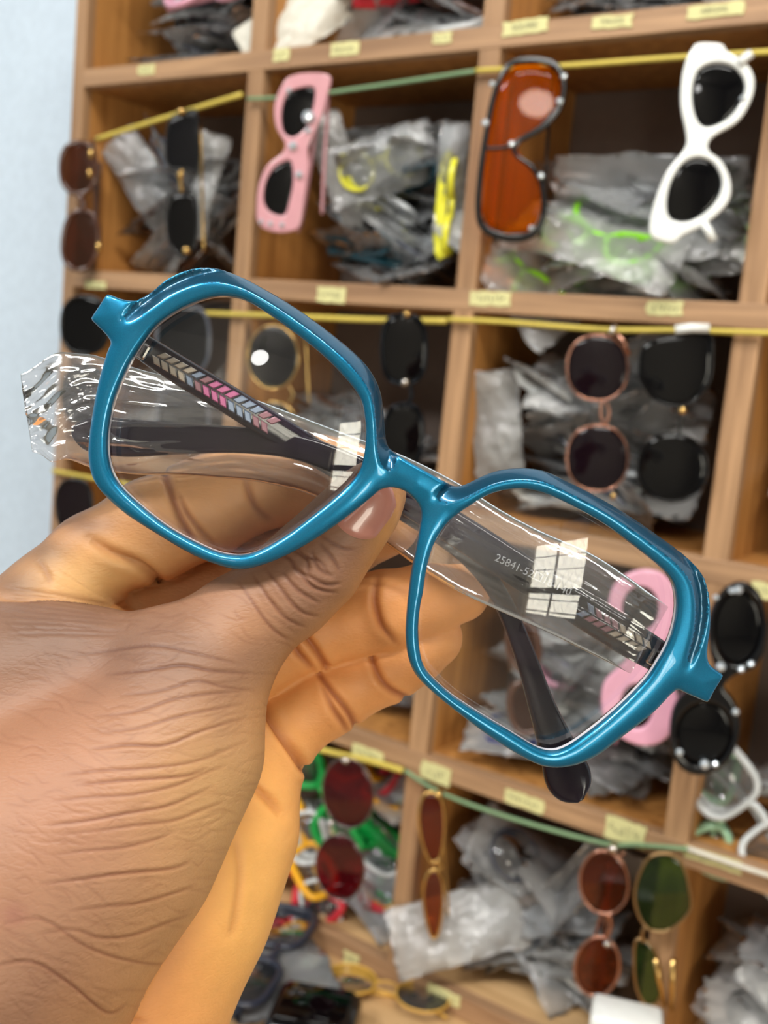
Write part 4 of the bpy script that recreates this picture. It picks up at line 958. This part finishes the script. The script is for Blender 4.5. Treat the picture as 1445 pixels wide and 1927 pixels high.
def spot(x, z, y, xa, xb, z0, hmax, y0=0.055):
    t = (x-xa)/max(1e-6, xb-xa); sx = 'left' if t < 0.40 else ('middle' if t < 0.60 else 'right'); l = LEVEL[min(4, int(max(0, (z-z0-0.005))/(hmax+0.012)*5))]
    return f"{l} {sx if sx != 'middle' else 'centre'}", ('front' if y < y0 else 'back')
def heap(col, row, where, n, hmax, kinds, x0=0.0, x1=1.0, flat=0.35, big=1.0, ybias=0.0):
    """a heap of pouches on the board of cubby (col,row); where = words naming the cubby"""
    xa, xb = US[col]+0.012, US[col+1]-0.012; w = xb-xa; xa, xb = xa+w*x0, xa+w*x1; z0 = H0+VS[row]+0.010
    for i in range(n):
        lev = i/max(1, n-1); z = z0+0.010+lev*hmax; yaw = rs.normal(0, 0.3)+(math.pi if rs.rand() < 0.5 else 0)
        half = 0.078*big; lo_, hi_ = xa+half, xb-half
        if hi_ < lo_: lo_ = hi_ = (xa+xb)/2
        cx_ = rs.uniform(lo_, hi_); cy_ = 0.060+rs.uniform(-0.008, 0.020)+ybias
        tilt = float(np.clip(rs.normal(0, flat), -0.9, 0.9)); roll = float(np.clip(rs.normal(0.35, 0.4), -0.5, 1.2))
        ex_ = abs(math.sin(tilt))*half; z = max(z, z0+0.012+ex_*0.8)
        M = Matrix.Translation((cx_, cy_, z)) @ Matrix.Rotation(yaw, 4, 'Z') @ Matrix.Rotation(tilt, 4, 'Y') @ Matrix.Rotation(roll, 4, 'X') @ Matrix.Diagonal((big, big, 1, 1))
        kd = kinds[i % len(kinds)]; sp, fb = spot(cx_, z, cy_, xa, xb, z0, hmax, 0.066); k_ = rs.randint(6)
        look = 'milky' if k_ % 3 == 2 else 'clear'; st = 'tilted ' if abs(tilt) > 0.3 else ''
        o = bpy.data.objects.new('plastic_pouch', PM[k_]); COL.objects.link(o); o.matrix_world = M
        lb = f'{st}{look} plastic pouch, {fb} {sp} of the heap, {where}'
        USED.add(lb); tag(o, lb, 'pouch', 'plastic pouches, '+where)
        if kd: put_glasses(kd, M @ Matrix.Translation((0, 0, 0.003)), f'{kd} eyeglasses bagged {sp} in the heap, {where}', f'{kd} eyeglasses, {where}')
heap(0, 4, 'top row leftmost cubby', 13, 0.115, ['grey', None, 'grey', 'clear', None, 'black', None], flat=0.12)
M = Matrix.Translation(at(398, -24, 0.01)) @ Matrix.Rotation(0.9, 4, 'X'); put_glasses('pink', M, 'pinkish red round glasses lying on top of the top left heap', None)
heap(1, 4, 'top row second cubby', 11, 0.10, [None, 'clear', 'black', None, 'brown', 'red'], flat=0.45)
heap(2, 4, 'top row third cubby', 9, 0.07, ['black', None, 'clear', None])
heap(3, 4, 'top row fourth cubby', 5, 0.05, ['black', None])
heap(0, 3, 'second row leftmost cubby', 11, 0.10, [None, 'clear', 'brown', None, 'grey'], flat=0.5)
heap(1, 3, 'second row second cubby', 17, 0.115, ['black', None, 'clear', 'teal', None, 'grey', 'clear', None, 'yellow'], flat=0.35)
heap(2, 3, 'second row third cubby', 16, 0.075, ['clear', None, 'grey', None, 'neon green', 'clear', None], flat=0.3)
heap(3, 3, 'second row fourth cubby', 6, 0.06, ['clear', None])
heap(0, 2, 'third row leftmost cubby', 6, 0.06, ['grey', None])
heap(1, 2, 'third row second cubby', 7, 0.05, ['brown', None, 'black'])
heap(2, 2, 'third row third cubby', 16, 0.11, [None, 'clear', None, 'grey', None], x1=0.9, flat=0.5)
heap(3, 2, 'third row fourth cubby', 7, 0.07, ['clear', None, 'black'])
heap(1, 1, 'fourth row second cubby', 7, 0.05, ['clear', None])
heap(2, 1, 'fourth row third cubby', 17, 0.10, ['clear', None, 'clear', 'navy', None, 'pink', None], flat=0.4)
heap(3, 1, 'fourth row fourth cubby', 12, 0.10, ['clear', 'teal', 'mint', None, 'clear'], flat=0.4)
heap(0, 0, 'bottom row leftmost cubby', 6, 0.05, ['grey', None])
heap(1, 0, 'bottom row second cubby', 13, 0.12, ['black', None, 'red', 'orange', 'bright green', None, 'clear', 'red', 'bright green'], x0=0.35, flat=0.5)
heap(2, 0, 'bottom row third cubby', 17, 0.09, ['black', None, 'grey', 'clear', None, 'black', None], flat=0.5)
heap(3, 0, 'bottom row fourth cubby', 13, 0.10, [None, 'grey', None, 'black'], flat=0.5)
# single pouches and glasses that stand out of their heaps
def stand_pouch(px, py, Y, ang, k, label, sx=1.0, sy=1.0, m=None, tip=0.0):
    p = at(px, py, Y); M = Matrix.Translation(p) @ Matrix.Rotation(0.4, 4, 'Z') @ Matrix.Rotation(math.radians(90+tip), 4, 'X') @ Matrix.Rotation(math.radians(ang), 4, 'Z') @ Matrix.Diagonal((sx, sy, 1, 1))
    me = PM[k]
    if m is not None: me = me.copy(); me.materials.clear(); me.materials.append(m)
    o = bpy.data.objects.new('plastic_pouch', me); COL.objects.link(o); o.matrix_world = M; tag(o, label, 'pouch'); return M
stand_pouch(935, 800, 0.03, 100, 2, 'milky pouch standing on end with a pointed top, right of the middle upright', 0.62, 0.7)
stand_pouch(850, 335, 0.02, 92, 0, 'narrow clear pouch standing on end beside the upright in the second row', 0.6, 0.42)
M = stand_pouch(640, 320, 0.035, 118, 2, 'milky pouch leaning behind the pale pink sunglasses', 0.72, 0.6)
M = stand_pouch(715, 310, 0.03, 20, 0, 'clear pouch with yellow glasses on top of the second-row heap', 0.7, 0.9)
put_glasses('yellow', M @ Matrix.Diagonal((0.95, 0.8, 1, 1)), 'yellow round glasses bagged on top of the heap beside the pink sunglasses', None)
put_glasses('yellow', Matrix.Translation(at(850, 390, 0.02)) @ Matrix.Rotation(1.9, 4, 'Z') @ Matrix.Rotation(1.57, 4, 'X') @ Matrix.Rotation(1.57, 4, 'Z') @ Matrix.Diagonal((.7, .6, 1, 1)), 'yellow glasses standing edge-on in the narrow pouch by the upright', None)
stand_pouch(560, 40, 0.03, 35, 2, 'whitish pouch leaning in the second cubby of the top row', 0.8, 0.9, mat('white_pouch_plastic', srgb(206, 202, 190), 0.4))
stand_pouch(275, 345, 0.05, 130, 1, 'clear pouch leaning at the back of the leftmost second-row cubby', 0.8, 0.8)
stand_pouch(385, 350, 0.04, 80, 2, 'milky pouch standing right of the black and gold sunglasses', 0.7, 0.5)
for (px, py, Y, yw, lb) in ((1120,455,0.0,0.2,'neon green glasses lying foremost on the heap below the white sunglasses'), (1180,470,0.02,-0.3,'neon green glasses lying right beside the foremost neon pair'), (965,505,-0.0,0.7,'neon green glasses at the left foot of the third second-row heap'), (1380,440,0.03,0.1,'neon green glasses partly behind the white sunglasses on the right')):
    M = Matrix.Translation(at(px, py, Y+0.03)) @ Matrix.Rotation(yw, 4, 'Y') @ Matrix.Rotation(0.9, 4, 'X')
    put_glasses('neon green', M @ Matrix.Diagonal((.85, .85, 1, 1)), lb, None)
    o = bpy.data.objects.new('plastic_pouch', PM[2]); COL.objects.link(o); o.matrix_world = M; tag(o, 'milky pouch around the '+lb.replace('neon green glasses', 'neon pair').replace(' lying', ''), 'pouch')
for (px, py, Y, yw, k, lb) in ((600,1500,0.03,0.9,'bright green','bright green glasses left of the burgundy sunglasses'), (715,1610,0.05,0.7,'bright green','bright green glasses behind the burgundy sunglasses by the upright'), (560,1580,0.02,0.8,'orange','orange glasses sticking out beside the hand'), (590,1640,0.02,1.2,'clear','white-clear glasses standing left of the lower burgundy lens'), (545,1655,0.02,0.4,'red','red glasses low beside the hand')):
    put_glasses(k, Matrix.Translation(at(px, py, Y)) @ Matrix.Rotation(yw, 4, 'Y') @ Matrix.Rotation(1.2, 4, 'X'), lb, None)
put_glasses('mint', Matrix.Translation(at(1342, 1530, -0.002+0.03)) @ Matrix.Rotation(1.5, 4, 'Y') @ Matrix.Rotation(1.3, 4, 'X') @ Matrix.Diagonal((.8, .8, 1, 1)), 'mint green glasses standing in the cubby below the black oval sunglasses', None)
put_glasses('clear', Matrix.Translation(at(1410, 1540, 0.02)) @ Matrix.Rotation(0.7, 4, 'Y') @ Matrix.Rotation(1.3, 4, 'X') @ Matrix.Diagonal((1.1, 1.3, 1, 1)), 'big crystal-clear glasses at the right edge beside the mint pair', None)
stand_pouch(860, 1745, 0.01, 25, 2, 'milky pouch lying at the front left of the third bottom cubby', 0.8, 1.0, None, -30)
# ------------------------------------------------------------------ things lying on the counter in front of the shelf
HT = HD
def on_desk(px, py, dz=0.0): p = at_h(px, py, HT+dz); return p
p = on_desk(588, 1942, 0.006); 
case = thing('glasses_case', 'glossy black rounded square case lying on the tan counter', 'case', (p.x, p.y, HT))
bm = bmesh.new(); box_bm(bm, (0, 0, 0.0145), (0.072, 0.066, 0.028), 0.007); bm_obj('case_body', bm, M_black, case, True)
bm = bmesh.new(); box_bm(bm, (0, 0, 0.0305), (0.058, 0.052, 0.0035), 0.0015); bm_obj('case_lid_panel', bm, L_black, case, True)
bm = bmesh.new(); box_bm(bm, (0.0, -0.0345, 0.015), (0.012, 0.003, 0.008), 0.0008); bm_obj('clasp', bm, M_silver, case)
case.rotation_euler = (0, 0, 0.45)
p = at(1180, 1921, -0.12); bh = p.z-HT
wc = thing('paper_box', 'white box standing on the counter at the bottom edge of the photo', 'box', (p.x, p.y, HT))
bm = bmesh.new(); box_bm(bm, (0, 0.012, bh/2-0.003), (0.046, 0.030, bh-0.006), 0.003); bm_obj('box_body', bm, M_white, wc, True)
bm = bmesh.new(); box_bm(bm, (0, 0.012, bh-0.008), (0.048, 0.032, 0.016), 0.004); bm_obj('box_lid', bm, M_white, wc, True); wc.rotation_euler = (0, 0, 0.35)
p = on_desk(500, 1815, 0.010); 
M = Matrix.Translation((p.x, p.y, HT+0.014)) @ Matrix.Rotation(-0.55, 4, 'Z')
o = bpy.data.objects.new('plastic_pouch', PM[4].copy()); o.data.materials.clear(); o.data.materials.append(film('flat_pouch_film', (0.9, 0.91, 0.93), 0.34, (0.85, 0.87, 0.92), 0.12, 1.5, 0.4, 120, boost=1.6)); COL.objects.link(o); o.matrix_world = M @ Matrix.Diagonal((1.15, 1.7, 1.0, 1))
tag(o, 'large clear pouch with dark glasses inside, lying on the counter beside the wrist', 'pouch')
bagged_proto('slate', 'square', 0.0026, mat('slate_acetate', srgb(42, 46, 60), 0.25), L_clear)
pa, pb = on_desk(528, 1790), on_desk(455, 1895); pc = (pa+pb)/2; an = math.atan2(pb.y-pa.y, pb.x-pa.x); sc_ = (pb-pa).length/0.066
put_glasses('slate', Matrix.Translation((pc.x, pc.y, HT+0.026)) @ Matrix.Rotation(an, 4, 'Z') @ Matrix.Diagonal((sc_, sc_, 1, 1)), 'slate blue square glasses on the large pouch on the counter', None)
p = on_desk(725, 1875, 0.004); bagged_proto('amber', 'round', 0.0010, mat('amber_acetate', srgb(206, 160, 70), 0.3), L_clear)
put_glasses('amber', Matrix.Translation((p.x, p.y, HT+0.0125)) @ Matrix.Rotation(0.35, 4, 'Z'), 'thin amber round glasses lying on the counter right of the black case', None)
for p in PROTO.values():
    for ch in [c for c in COL.objects if c.parent is p]: bpy.data.objects.remove(ch)
    bpy.data.objects.remove(p)
